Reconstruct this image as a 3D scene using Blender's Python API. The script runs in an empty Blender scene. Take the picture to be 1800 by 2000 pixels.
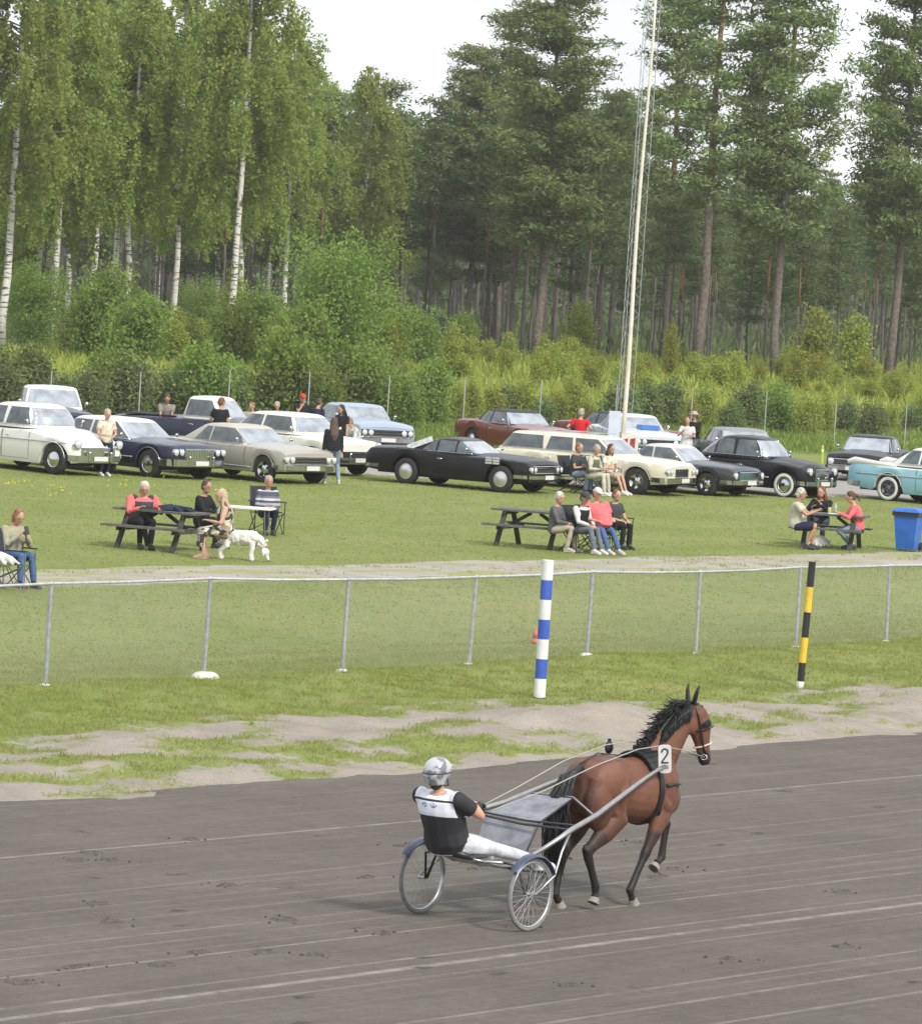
import bpy, bmesh, math, random
from mathutils import Vector, Matrix, noise
import numpy as np

# ------------------------------------------------------------------ camera, world, sun, exposure
FPX = 9500.0; PITCH = math.radians(2.97); ROLL = math.radians(3.5); CZ = 6.4
SC = bpy.context.scene
COL = SC.collection
_f = Vector((0, math.cos(PITCH), -math.sin(PITCH)))
_r0 = Vector((1, 0, 0)); _u0 = Vector((0, math.sin(PITCH), math.cos(PITCH)))
_r = _r0*math.cos(ROLL) + _u0*math.sin(ROLL)
_u = -_r0*math.sin(ROLL) + _u0*math.cos(ROLL)
CAMLOC = Vector((0, 0, CZ))
cam_d = bpy.data.cameras.new('camera'); cam = bpy.data.objects.new('camera', cam_d); COL.objects.link(cam)
cam_d.sensor_fit = 'HORIZONTAL'; cam_d.sensor_width = 36; cam_d.lens = FPX/1800*36
cam_d.clip_start = 0.5; cam_d.clip_end = 9000
cam.matrix_world = Matrix(((_r.x, _u.x, -_f.x, 0), (_r.y, _u.y, -_f.y, 0), (_r.z, _u.z, -_f.z, CZ), (0, 0, 0, 1)))
SC.camera = cam

SUN_EL = math.radians(42); SUN_AZ = math.radians(142)      # azimuth clockwise from +Y
world = bpy.data.worlds.new('World'); SC.world = world; world.use_nodes = True
wn = world.node_tree.nodes; wl = world.node_tree.links; wn.clear()
w_out = wn.new('ShaderNodeOutputWorld'); w_bg = wn.new('ShaderNodeBackground'); w_bg.inputs[1].default_value = 0.112
w_sky = wn.new('ShaderNodeTexSky'); w_sky.sky_type = 'NISHITA'; w_sky.sun_disc = False
w_sky.sun_elevation = SUN_EL; w_sky.sun_rotation = SUN_AZ; w_sky.dust_density = 3
w_tc = wn.new('ShaderNodeTexCoord'); w_map = wn.new('ShaderNodeMapping'); w_map.inputs[3].default_value = (1, 1, 2.2)
w_ns = wn.new('ShaderNodeTexNoise'); w_ns.inputs['Scale'].default_value = 5.5; w_ns.inputs['Detail'].default_value = 6
w_cr = wn.new('ShaderNodeValToRGB'); w_cr.color_ramp.elements[0].position = .36; w_cr.color_ramp.elements[1].position = .56
w_mx = wn.new('ShaderNodeMixRGB'); w_mx.inputs[2].default_value = (6.4, 6.6, 6.85, 1)
w_pl = wn.new('ShaderNodeMixRGB'); w_pl.inputs[0].default_value = .72; w_pl.inputs[2].default_value = (5.3, 5.5, 5.9, 1)
wl.new(w_tc.outputs['Generated'], w_map.inputs[0]); wl.new(w_map.outputs[0], w_ns.inputs['Vector'])
wl.new(w_ns.outputs['Fac'], w_cr.inputs[0]); wl.new(w_cr.outputs[0], w_mx.inputs[0])
wl.new(w_sky.outputs[0], w_pl.inputs[1]); wl.new(w_pl.outputs[0], w_mx.inputs[1])
wl.new(w_mx.outputs[0], w_bg.inputs[0]); wl.new(w_bg.outputs[0], w_out.inputs[0])
sun_d = bpy.data.lights.new('sun', 'SUN'); sun = bpy.data.objects.new('sun', sun_d); COL.objects.link(sun)
sun_d.energy = 2.1; sun_d.angle = math.radians(10); sun_d.color = (1, .955, .88)
_sv = Vector((math.sin(SUN_AZ)*math.cos(SUN_EL), math.cos(SUN_AZ)*math.cos(SUN_EL), math.sin(SUN_EL)))
sun.rotation_mode = 'QUATERNION'; sun.rotation_quaternion = _sv.to_track_quat('Z', 'Y')
SC.view_settings.view_transform = 'Standard'; SC.view_settings.look = 'None'; SC.view_settings.gamma = 1
SC.view_settings.exposure = 0.78
SC.cycles.max_bounces = 6; SC.cycles.transparent_max_bounces = 12

# ------------------------------------------------------------------ ground shape and pixel -> ground
TH = math.radians(37.3)
TD = Vector((math.sin(TH), math.cos(TH), 0)); ND = Vector((-math.cos(TH), math.sin(TH), 0))
def ray(px, py): return (_f + _r*((px-900)/FPX) - _u*((py-1000)/FPX))
def on_plane(px, py, z=0.0):
    d = ray(px, py); k = (z-CZ)/d.z; return CAMLOC + d*k
P0 = on_plane(0, 1580, 0)
S0 = P0.dot(ND); T0 = P0.dot(TD)
def ts(p): return p.x*TD.x + p.y*TD.y - T0, p.x*ND.x + p.y*ND.y - S0
def xy(t, s): return (t+T0)*TD.x + (s+S0)*ND.x, (t+T0)*TD.y + (s+S0)*ND.y
MT, MS = ts(on_plane(1165, 1385, .35))
def sm(a, b, x):
    k = min(1, max(0, (x-a)/(b-a))); return k*k*(3-2*k)
def hts(t, s):
    if s <= 0: return 0.0
    h = .22*sm(0, 2.6, s) + .18*sm(3.2, 7, s) - .32*sm(8.2, 12.5, s) + .42*sm(13, 17.8, s)
    k = sm(0.1, .9, s)*(1-sm(6.5, 8, s))
    if k > 0:
        h += k*(.13*noise.noise((t*.40, s*.6, 3)) + .06*noise.noise((t*1.6, s*1.9, 8)) + .012*noise.noise((t*6, s*6, 1)))
    if k > 0: h += k*.20*math.exp(-((t-MT)/1.5)**2-((s-MS)/1.1)**2)
    if s > 8: h += .035*sm(8, 10, s)*noise.noise((t*.25, s*.3, 5))
    return h
def gz(x, y):
    t, s = ts(Vector((x, y, 0))); return hts(t, s)
def at(px, py):
    z = 0.5
    for _ in range(12):
        p = on_plane(px, py, z); z = z*.3 + .7*gz(p.x, p.y)
    p.z = z; return p
def at_depth(px, py, yy):
    d = ray(px, py); return CAMLOC + d*(yy/d.y)
def ppm(y): return FPX/y      # source pixels per metre at depth y

# ------------------------------------------------------------------ object helpers
def tag(o, label=None, cat=None, group=None, kind=None):
    if label: o['label'] = label
    if cat: o['category'] = cat
    if group: o['group'] = group
    if kind: o['kind'] = kind
    return o
def thing(name, label, cat, loc=(0, 0, 0), rz=0.0, group=None):
    o = bpy.data.objects.new(name, None); COL.objects.link(o)
    o.location = loc; o.rotation_euler = (0, 0, rz); o.empty_display_size = .2
    return tag(o, label, cat, group)
def link_mesh(name, me, parent=None):
    o = bpy.data.objects.new(name, me); COL.objects.link(o)
    if parent is not None: o.parent = parent
    return o
def copy_tree(o, parent=None):
    c = o.copy(); COL.objects.link(c)
    if parent is not None: c.parent = parent
    for ch in list(o.children): copy_tree(ch, c)
    return c

class MB:
    def __init__(s): s.v = []; s.f = []; s.m = []
    def add(s, vs, fs, mi=0):
        b = len(s.v); s.v += [tuple(v) for v in vs]; s.f += [tuple(b+i for i in f) for f in fs]; s.m += [mi]*len(fs); return s
    def box(s, c, size, mi=0, rot=None, taper=1.0):
        hx, hy, hz = size[0]/2, size[1]/2, size[2]/2; c = Vector(c); vs = []
        for z in (-1, 1):
            k = 1 if z < 0 else taper
            for x, y in ((-1, -1), (1, -1), (1, 1), (-1, 1)):
                v = Vector((x*hx*k, y*hy*k, z*hz)); vs.append(c + (rot @ v if rot else v))
        return s.add(vs, [(3, 2, 1, 0), (4, 5, 6, 7), (0, 1, 5, 4), (1, 2, 6, 5), (2, 3, 7, 6), (3, 0, 4, 7)], mi)
    def bar(s, a, b, w, h, mi=0, up=(0, 0, 1)):
        a = Vector(a); b = Vector(b); d = b-a; L = d.length; d.normalize(); up = Vector(up)
        sx = d.cross(up)
        if sx.length < 1e-4: sx = d.cross(Vector((1, 0, 0)))
        sx.normalize(); uz = sx.cross(d)
        vs = [p + sx*(i*w/2) + uz*(j*h/2) for p in (a, b) for i, j in ((-1, -1), (1, -1), (1, 1), (-1, 1))]
        return s.add(vs, [(3, 2, 1, 0), (4, 5, 6, 7), (0, 1, 5, 4), (1, 2, 6, 5), (2, 3, 7, 6), (3, 0, 4, 7)], mi)
    def tube(s, pts, rad, n=8, mi=0, caps=True, closed=False, asp=1.0, ref=None):
        """rad: number or list of numbers / (rx, rz); ref = direction of the rx axis"""
        pts = [Vector(p) for p in pts]; N = len(pts)
        if not isinstance(rad, (list, tuple)): rad = [rad]*N
        rings = []; prev = None
        for i, p in enumerate(pts):
            if closed: d = pts[(i+1) % N]-pts[i-1]
            else: d = pts[min(i+1, N-1)]-pts[max(i-1, 0)]
            if d.length < 1e-9: d = Vector((0, 0, 1))
            d.normalize()
            if ref is not None: a = Vector(ref) - d*d.dot(Vector(ref))
            elif prev is not None: a = prev - d*d.dot(prev)
            else:
                a = Vector((1, 0, 0)) - d*d.x
                if a.length < .3: a = Vector((0, 1, 0)) - d*d.y
            a.normalize(); prev = a; b = d.cross(a)
            r = rad[i]; rx, rz = (r if isinstance(r, (list, tuple)) else (r, r*asp))
            rings.append([p + a*(rx*math.cos(2*math.pi*k/n)) + b*(rz*math.sin(2*math.pi*k/n)) for k in range(n)])
        vs = [v for r in rings for v in r]; fs = []
        M = N if closed else N-1
        for i in range(M):
            for k in range(n):
                j = (i+1) % N; fs.append((i*n+k, i*n+(k+1) % n, j*n+(k+1) % n, j*n+k))
        if caps and not closed:
            fs.append(tuple(reversed(range(n)))); fs.append(tuple((N-1)*n+k for k in range(n)))
        return s.add(vs, fs, mi)
    def ell(s, c, r, nu=12, nv=8, mi=0, rot=None):
        c = Vector(c); r = r if isinstance(r, (list, tuple)) else (r, r, r); vs = [c + (rot @ Vector((0, 0, r[2])) if rot else Vector((0, 0, r[2])))]
        for i in range(1, nv):
            a = math.pi*i/nv
            for k in range(nu):
                b = 2*math.pi*k/nu; v = Vector((r[0]*math.sin(a)*math.cos(b), r[1]*math.sin(a)*math.sin(b), r[2]*math.cos(a)))
                vs.append(c + (rot @ v if rot else v))
        vs.append(c - (rot @ Vector((0, 0, r[2])) if rot else Vector((0, 0, r[2])))); fs = []
        for k in range(nu): fs.append((0, 1+k, 1+(k+1) % nu))
        for i in range(nv-2):
            for k in range(nu): fs.append((1+i*nu+k, 1+(i+1)*nu+k, 1+(i+1)*nu+(k+1) % nu, 1+i*nu+(k+1) % nu))
        L = len(vs)-1
        for k in range(nu): fs.append((L, 1+(nv-2)*nu+(k+1) % nu, 1+(nv-2)*nu+k))
        return s.add(vs, fs, mi)
    def cap(s, a, b, ra, rb=None, n=10, mi=0):       # capsule with round ends
        rb = ra if rb is None else rb; a = Vector(a); b = Vector(b)
        s.tube([a, b], [ra, rb], n, mi); s.ell(a, ra*.999, n, 6, mi); s.ell(b, rb*.999, n, 6, mi); return s
    def lathe(s, prof, n=20, c=(0, 0, 0), axis='z', mi=0, close=False):
        c = Vector(c); vs = []; N = len(prof)
        for r, h in prof:
            for k in range(n):
                a = 2*math.pi*k/n
                if axis == 'z': v = Vector((r*math.cos(a), r*math.sin(a), h))
                elif axis == 'x': v = Vector((h, r*math.cos(a), r*math.sin(a)))
                else: v = Vector((r*math.sin(a), h, r*math.cos(a)))
                vs.append(c+v)
        fs = [(i*n+k, i*n+(k+1) % n, ((i+1) % N)*n+(k+1) % n, ((i+1) % N)*n+k) for i in range(N if close else N-1) for k in range(n)]
        return s.add(vs, fs, mi)
    def quad(s, a, b, c, d, mi=0): return s.add([a, b, c, d], [(0, 1, 2, 3)], mi)
    def slab(s, pts, th, mi=0):                       # polygon with thickness along its normal
        pts = [Vector(p) for p in pts]; n = (pts[1]-pts[0]).cross(pts[-1]-pts[0]).normalized()*th; N = len(pts)
        vs = pts + [p-n for p in pts]
        return s.add(vs, [tuple(range(N)), tuple(reversed(range(N, 2*N)))] + [((i+1) % N, i, N+i, N+(i+1) % N) for i in range(N)], mi)
    def mesh(s, name, mats, smooth=False):
        me = bpy.data.meshes.new(name); me.from_pydata(s.v, [], s.f)
        for m in (mats if isinstance(mats, (list, tuple)) else [mats]): me.materials.append(m)
        if max(s.m, default=0): me.polygons.foreach_set('material_index', s.m)
        if smooth:
            me.polygons.foreach_set('use_smooth', [True]*len(me.polygons))
            if smooth != True: me.set_sharp_from_angle(angle=math.radians(smooth))
        me.update(); return me
    def build(s, name, mats, parent=None, smooth=False): return link_mesh(name, s.mesh(name, mats, smooth), parent)

def remesh(mb, name, mats, voxel=.02, it=4, parent=None, fac=.5):
    me = mb.mesh(name+'_src', mats); o = link_mesh(name, me)
    r = o.modifiers.new('r', 'REMESH'); r.mode = 'VOXEL'; r.voxel_size = voxel
    if it: q = o.modifiers.new('s', 'SMOOTH'); q.factor = fac; q.iterations = it
    bpy.context.view_layer.update()
    dg = bpy.context.evaluated_depsgraph_get(); m2 = bpy.data.meshes.new_from_object(o.evaluated_get(dg))
    o.modifiers.clear(); o.data = m2; m2.name = name; bpy.data.meshes.remove(me)
    m2.polygons.foreach_set('use_smooth', [True]*len(m2.polygons))
    if parent is not None: o.parent = parent
    return o

# ------------------------------------------------------------------ material helpers
def lin(c): return tuple(((x/12.92) if x <= .04045 else ((x+.055)/1.055)**2.4) for x in c)
_mc = {}
def mat(name, col, rough=.6, metal=0, spec=.5, coat=0, var=0, vs=8, bump=0, bs=60, trans=0, col2=None):
    """plain procedural material: colour with a little noise in it, optional bump"""
    if name in _mc: return _mc[name]
    m = bpy.data.materials.new(name); m.use_nodes = True; nt = m.node_tree; N = nt.nodes; L = nt.links
    b = N['Principled BSDF']; b.inputs['Roughness'].default_value = rough; b.inputs['Metallic'].default_value = metal
    b.inputs['Specular IOR Level'].default_value = spec; b.inputs['Coat Weight'].default_value = coat; b.inputs['Coat Roughness'].default_value = .08
    tc = N.new('ShaderNodeTexCoord'); ns = N.new('ShaderNodeTexNoise'); ns.inputs['Scale'].default_value = vs; ns.inputs['Detail'].default_value = 4
    L.new(tc.outputs['Object'], ns.inputs['Vector'])
    mx = N.new('ShaderNodeMixRGB'); c2 = col2 or tuple(x*(1-var) for x in col)
    mx.inputs[1].default_value = (*col, 1); mx.inputs[2].default_value = (*c2, 1)
    cr = N.new('ShaderNodeValToRGB'); cr.color_ramp.elements[0].position = .4; cr.color_ramp.elements[1].position = .62
    L.new(ns.outputs['Fac'], cr.inputs[0]); L.new(cr.outputs[0], mx.inputs[0]); L.new(mx.outputs[0], b.inputs['Base Color'])
    if bump:
        n2 = N.new('ShaderNodeTexNoise'); n2.inputs['Scale'].default_value = bs; n2.inputs['Detail'].default_value = 3
        L.new(tc.outputs['Object'], n2.inputs['Vector']); bp = N.new('ShaderNodeBump'); bp.inputs['Strength'].default_value = bump; bp.inputs['Distance'].default_value = .01
        L.new(n2.outputs['Fac'], bp.inputs['Height']); L.new(bp.outputs[0], b.inputs['Normal'])
    _mc[name] = m; return m
# ------------------------------------------------------------------ ground materials
def node_mat(name):
    m = bpy.data.materials.new(name); m.use_nodes = True; nt = m.node_tree; return m, nt.nodes, nt.links, nt.nodes['Principled BSDF']
def mapped(N, L, scale=(1, 1, 1)):
    """object (world) position turned so that X runs along the track and Y across it"""
    tc = N.new('ShaderNodeTexCoord'); mp = N.new('ShaderNodeMapping'); mp.vector_type = 'POINT'
    mp.inputs['Rotation'].default_value = (0, 0, -(math.pi/2-TH)); L.new(tc.outputs['Object'], mp.inputs[0])
    m2 = N.new('ShaderNodeMapping'); m2.inputs['Scale'].default_value = scale; L.new(mp.outputs[0], m2.inputs[0]); return m2.outputs[0]
def nz(N, L, vec, scale, detail=4, rough=.55, lo=.35, hi=.65):
    n = N.new('ShaderNodeTexNoise'); n.inputs['Scale'].default_value = scale; n.inputs['Detail'].default_value = detail; n.inputs['Roughness'].default_value = rough
    L.new(vec, n.inputs['Vector']); r = N.new('ShaderNodeMapRange'); r.inputs[1].default_value = lo; r.inputs[2].default_value = hi
    L.new(n.outputs['Fac'], r.inputs[0]); return r.outputs[0]
def mixc(N, L, f, a, b, mode='MIX'):
    m = N.new('ShaderNodeMixRGB'); m.blend_type = mode
    for i, x in ((0, f), (1, a), (2, b)):
        if hasattr(x, 'is_linked') or hasattr(x, 'links'): L.new(x, m.inputs[i])
        elif isinstance(x, (int, float)): m.inputs[i].default_value = x
        else: m.inputs[i].default_value = (*x, 1)
    return m.outputs[0]
def mth(N, L, op, a, b=0.0):
    m = N.new('ShaderNodeMath'); m.operation = op
    for i, x in ((0, a), (1, b)):
        if isinstance(x, (int, float)): m.inputs[i].default_value = x
        else: L.new(x, m.inputs[i])
    return m.outputs[0]
def bumpn(N, L, h, b, st=.5, dist=.02):
    bp = N.new('ShaderNodeBump'); bp.inputs['Strength'].default_value = st; bp.inputs['Distance'].default_value = dist
    L.new(h, bp.inputs['Height']); L.new(bp.outputs[0], b.inputs['Normal'])

GR_A = (.205, .250, .068); GR_B = (.265, .290, .098); GR_C = (.30, .28, .14); GR_D = (.150, .200, .046)
SAND_A = (.370, .330, .285); SAND_B = (.280, .245, .210)
def grass_colour(N, L, vec):
    c = mixc(N, L, nz(N, L, vec, .35, 5), GR_A, GR_B)
    c = mixc(N, L, mth(N, L, 'MULTIPLY', nz(N, L, vec, 1.3, 6, .7, .5, .75), .65), c, GR_C)
    c = mixc(N, L, mth(N, L, 'MULTIPLY', nz(N, L, vec, 3.5, 5, .7, .5, .75), .6), c, GR_D)
    return mixc(N, L, mth(N, L, 'MULTIPLY', nz(N, L, vec, 28, 3, .6, .4, .7), .45), c, (.055, .085, .018))
def m_lawn():
    m, N, L, b = node_mat('lawn grass'); v = mapped(N, L, (.6, 1, 1))
    c = grass_colour(N, L, v)
    L.new(c, b.inputs['Base Color']); b.inputs['Roughness'].default_value = .9; b.inputs['Specular IOR Level'].default_value = .15
    bumpn(N, L, nz(N, L, v, 22, 6, .7, 0, 1), b, .9, .05); return m
def m_verge():
    m, N, L, b = node_mat('sandy verge'); v = mapped(N, L); at_ = N.new('ShaderNodeAttribute'); at_.attribute_name = 'grass'
    g = grass_colour(N, L, v)
    sd = mixc(N, L, nz(N, L, v, 1.2, 6, .65), SAND_A, SAND_B)
    sd = mixc(N, L, mth(N, L, 'MULTIPLY', nz(N, L, v, 34, 4, .7, .5, .72), .5), sd, (.15, .13, .11))
    sd = mixc(N, L, mth(N, L, 'MULTIPLY', nz(N, L, v, .8, 3, .6, .55, .75), .5), sd, (.38, .29, .22))
    k = mth(N, L, 'ADD', at_.outputs['Fac'], mth(N, L, 'MULTIPLY', mth(N, L, 'SUBTRACT', nz(N, L, v, 6, 8, .85, .25, .75), .5), .95))
    r = N.new('ShaderNodeMapRange'); r.inputs[1].default_value = .38; r.inputs[2].default_value = .62; L.new(k, r.inputs[0])
    L.new(mixc(N, L, r.outputs[0], sd, g), b.inputs['Base Color']); b.inputs['Roughness'].default_value = .95; b.inputs['Specular IOR Level'].default_value = .1
    bumpn(N, L, nz(N, L, v, 14, 8, .7, 0, 1), b, .8, .05); return m
def m_gravel(name, ca, cb, green=0.0):
    m, N, L, b = node_mat(name); v = mapped(N, L)
    c = mixc(N, L, nz(N, L, v, 1.0, 6, .7), ca, cb)
    c = mixc(N, L, mth(N, L, 'MULTIPLY', nz(N, L, v, 40, 3, .7, .45, .7), .45), c, (.13, .12, .11))
    if green:
        v2 = mapped(N, L, (.35, 1, 1)); c = mixc(N, L, mth(N, L, 'MULTIPLY', nz(N, L, v2, 1.5, 7, .75, .50, .60), green), c, GR_B)
    L.new(c, b.inputs['Base Color']); b.inputs['Roughness'].default_value = .95; b.inputs['Specular IOR Level'].default_value = .15
    bumpn(N, L, nz(N, L, v, 30, 5, .7, 0, 1), b, .6, .03); return m
def m_track():
    m, N, L, b = node_mat('track surface'); v = mapped(N, L); lo = mapped(N, L, (.045, 1, 1)); lo2 = mapped(N, L, (.012, 1, 1))
    c = mixc(N, L, nz(N, L, v, .5, 5), (.150, .133, .112), (.115, .101, .085))
    c = mixc(N, L, mth(N, L, 'MULTIPLY', nz(N, L, lo, 3.0, 6, .7, .40, .70), .22), c, (.20, .185, .165))
    c = mixc(N, L, mth(N, L, 'MULTIPLY', nz(N, L, lo2, 7, 3, .6, .55, .68), .28), c, (.25, .232, .208))
    c = mixc(N, L, mth(N, L, 'MULTIPLY', nz(N, L, lo2, 19, 2, .5, .56, .68), .20), c, (.26, .24, .215))
    c = mixc(N, L, mth(N, L, 'MULTIPLY', nz(N, L, lo, 12, 3, .6, .52, .7), .4), c, (.085, .078, .070))
    c = mixc(N, L, mth(N, L, 'MULTIPLY', nz(N, L, v, 6.5, 8, .95, .42, .62), .5), c, (.066, .059, .051))
    c = mixc(N, L, mth(N, L, 'MULTIPLY', nz(N, L, v, 8, 8, .95, .52, .64), .45), c, (.24, .222, .20))
    c = mixc(N, L, mth(N, L, 'MULTIPLY', nz(N, L, v, 1.7, 5, .7, .5, .7), .35), c, (.085, .076, .066))
    # rake and wheel lines: bright thin bands across the track axis, slightly wandering
    wob = N.new('ShaderNodeTexNoise'); wob.inputs['Scale'].default_value = .05; wob.inputs['Detail'].default_value = 2; L.new(v, wob.inputs['Vector'])
    sp = N.new('ShaderNodeSeparateXYZ'); L.new(v, sp.inputs[0])
    sy = mth(N, L, 'SUBTRACT', mth(N, L, 'ADD', sp.outputs[1], mth(N, L, 'MULTIPLY', wob.outputs['Fac'], .25)), S0+.125)
    fade = nz(N, L, v, 2.2, 4, .7, .3, .62)
    for s_, w_, k_ in LINES:
        d = mth(N, L, 'ABSOLUTE', mth(N, L, 'SUBTRACT', sy, s_)); r = N.new('ShaderNodeMapRange'); r.interpolation_type = 'SMOOTHSTEP'
        r.inputs[1].default_value = w_; r.inputs[2].default_value = w_*.3; L.new(d, r.inputs[0])
        c = mixc(N, L, mth(N, L, 'MULTIPLY', mth(N, L, 'MULTIPLY', r.outputs[0], fade), k_), c, (.31, .29, .26))
    # scattered hoof scuffs
    vm = mapped(N, L, (.8, 1.6, 1)); vo = N.new('ShaderNodeTexVoronoi'); vo.inputs['Scale'].default_value = .75; L.new(vm, vo.inputs['Vector'])
    dd = mth(N, L, 'ADD', vo.outputs['Distance'], mth(N, L, 'MULTIPLY', mth(N, L, 'SUBTRACT', nz(N, L, v, 5, 6, .8, .2, .8), .5), .26))
    r = N.new('ShaderNodeMapRange'); r.inputs[1].default_value = .10; r.inputs[2].default_value = .02; L.new(dd, r.inputs[0])
    c = mixc(N, L, mth(N, L, 'MULTIPLY', r.outputs[0], .8), c, (.050, .046, .040))
    L.new(c, b.inputs['Base Color']); b.inputs['Roughness'].default_value = .93; b.inputs['Specular IOR Level'].default_value = .15
    h = mth(N, L, 'SUBTRACT', nz(N, L, v, 45, 5, .8, 0, 1), mth(N, L, 'MULTIPLY', r.outputs[0], .8))
    bumpn(N, L, h, b, .6, .02); return m

# grass amount on the sandy verge (0 sand .. 1 grass)
def grass_amt(t, s):
    n = .5+.5*noise.fractal((t*.75, s*1.9, 2.0), .85, 2.0, 5)*1.55
    n2 = .5+.5*noise.noise((t*1.1, s*2.2, 7))
    g = n*.72 + n2*.28 + .22*noise.noise((t*.55, s*1.3, 12))
    up = sm(3.0, 4.8, s + .8*noise.noise((t*.3, 1.7, 4)))            # grass takes over towards the fence
    low = -.35*sm(1.0, 0.0, s) if s < 1 else 0
    g = g + up*.75 + low - .02
    # bare bank near the blue and white pole, bare patch right of the yellow one
    for (ct, cs, rt, rs, a) in BARE:
        g -= a*.55*math.exp(-((t-ct)/rt)**2-((s-cs)/rs)**2)
    return g
def tsp(px, py): return ts(at(px, py))
BARE = []
for px, py, rt, rs, a in ((1180, 1385, 1.6, .9, .8), (1300, 1420, 2.2, .8, .5), (560, 1400, 3.0, .9, .55), (820, 1410, 1.6, .6, .35), (1500, 1440, 2.5, .5, .35), (1640, 1350, 1.8, .5, .5), (1760, 1380, 2.2, .7, .55),
                       (180, 1440, 1.8, .6, .35), (350, 1500, 1.6, .4, -.30), (650, 1490, 3.2, .55, -.22), (950, 1440, 2.0, .5, -.25), (60, 1525, 1.2, .25, -.35), (420, 1450, 1.2, .4, -.3), (640, 1370, 1.5, .5, .3)):
    t_, s_ = tsp(px, py); BARE.append((t_, s_, rt, rs, a))
# lines on the track given as photo points, turned into distances from the edge
LINES = []
for px, py, w_, k_ in ((0, 1675, .055, .75), (0, 1760, .04, .40), (0, 1790, .03, .35), (0, 1857, .04, .5), (0, 1876, .03, .45), (0, 1912, .045, .6),
                       (0, 1972, .05, .55), (0, 1993, .085, .85), (0, 1638, .03, .25), (1700, 1870, .045, .5), (1700, 1905, .05, .55), (1560, 1975, .05, .55), (1700, 1795, .04, .4), (1700, 1640, .03, .35), (1700, 1700, .03, .3)):
    p = on_plane(px, py, 0); LINES.append((ts(p)[1], w_, k_))

def band(name, t0, t1, dt, s0, s1, ds, material, attr=False, w0=0, w1=0, lift=0):
    nt = max(1, round((t1-t0)/dt)); nS = max(1, round((s1-s0)/ds)); vs = []; ga = []
    for i in range(nt+1):
        t = t0+(t1-t0)*i/nt; a = s0+w0*noise.noise((t*.9, 0, s0))+w0*.5*noise.noise((t*3, 0, s0)); b_ = s1+w1*noise.noise((t*.9, 0, s1))+w1*.5*noise.noise((t*3, 0, s1))
        for j in range(nS+1):
            s = a+(b_-a)*j/nS; x, y = xy(t, s); vs.append((x, y, hts(t, s)+(lift if 0 < j < nS else (-.03 if lift > .01 else lift))))
            if attr: ga.append(grass_amt(t, s))
    fs = [(i*(nS+1)+j, (i+1)*(nS+1)+j, (i+1)*(nS+1)+j+1, i*(nS+1)+j+1) for i in range(nt) for j in range(nS)]
    me = bpy.data.meshes.new(name); me.from_pydata(vs, [], fs); me.materials.append(material)
    me.polygons.foreach_set('use_smooth', [True]*len(fs))
    if attr: me.attributes.new('grass', 'FLOAT', 'POINT').data.foreach_set('value', ga)
    me.update(); return tag(link_mesh(name, me), kind='structure')
M_LAWN = m_lawn(); M_VERGE = m_verge()
band('racetrack', -60, 240, 2.5, -70, .4, 2.5, m_track())
TA, TB = -14, 42
band('sandy_verge', TA, TB, .09, 0, 8.2, .09, M_VERGE, True, w0=.10, lift=.006)
band('sandy_verge', -60, TA, 1, 0, 8.2, .4, M_VERGE, True, w0=.10, lift=.006); band('sandy_verge', TB, 240, 1, 0, 8.2, .4, M_VERGE, True, w0=.10, lift=.006)
band('lawn', -60, 240, .5, 8.2, 60, .5, M_LAWN); band('lawn', -60, 320, 2, 60, 130, 2, M_LAWN); band('lawn', 240, 420, 2, 8.2, 60, 2, M_LAWN)
_a, SP0 = tsp(900, 1127); _a, SP1 = tsp(900, 1093)
M_GRAV = m_gravel('gravel path', (.42, .385, .33), (.33, .30, .26), .9)
band('gravel_path', -60, 240, .4, SP0, SP1, .4, M_GRAV, w0=.3, w1=.3, lift=.02)
def patch(name, corners, nu, nv, material, lift, wob=0.0, kind='structure'):
    A, B, C_, D = corners; vs = []
    for i in range(nu+1):
        for j in range(nv+1):
            u = i/nu; w = j/nv; p = (A*(1-u)+B*u)*(1-w) + (D*(1-u)+C_*u)*w
            k = wob*noise.noise((p.x*.6, p.y*.6, 9)); x = p.x; y = p.y+k*(1 if j in (0, nv) else 0)
            vs.append((x, y, gz(x, y)+(lift if 0 < j < nv and 0 < i < nu else -.03)))
    fs = [(i*(nv+1)+j, (i+1)*(nv+1)+j, (i+1)*(nv+1)+j+1, i*(nv+1)+j+1) for i in range(nu) for j in range(nv)]
    me = bpy.data.meshes.new(name); me.from_pydata(vs, [], fs); me.materials.append(material); me.polygons.foreach_set('use_smooth', [True]*len(fs))
    return tag(link_mesh(name, me), kind=kind)
M_LOT = m_gravel('gravel lot', (.36, .335, .31), (.29, .27, .25), .0)
patch('gravel_lot', [at(660, 925), at(2300, 1003), at(2300, 945), at(660, 885)], 60, 30, M_LOT, .03, .9)
# forest floor: one great sheet to the horizon, just under the nearer sheets
def m_forest_floor():
    m, N, L, b = node_mat('forest floor'); v = mapped(N, L)
    c = mixc(N, L, nz(N, L, v, .25, 5), (.060, .085, .022), (.085, .080, .045)); L.new(c, b.inputs['Base Color']); b.inputs['Roughness'].default_value = .95; return m
_mb = MB(); _n = 40
xs_ = [-1500, -900, -500] + [-260+20*i for i in range(27)] + [500, 900, 1500]; ys_ = [-1400, -300] + [40+30*i for i in range(18)] + [800, 1500]
_vv = [(x, y, -.4 if (y < 200 and abs(x) < 300) else .42) for x in xs_ for y in ys_]
_k = len(ys_)
_mb.add(_vv, [(i*_k+j, (i+1)*_k+j, (i+1)*_k+j+1, i*_k+j+1) for i in range(len(xs_)-1) for j in range(_k-1)])
tag(_mb.build('ground', m_forest_floor()), kind='structure')

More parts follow.
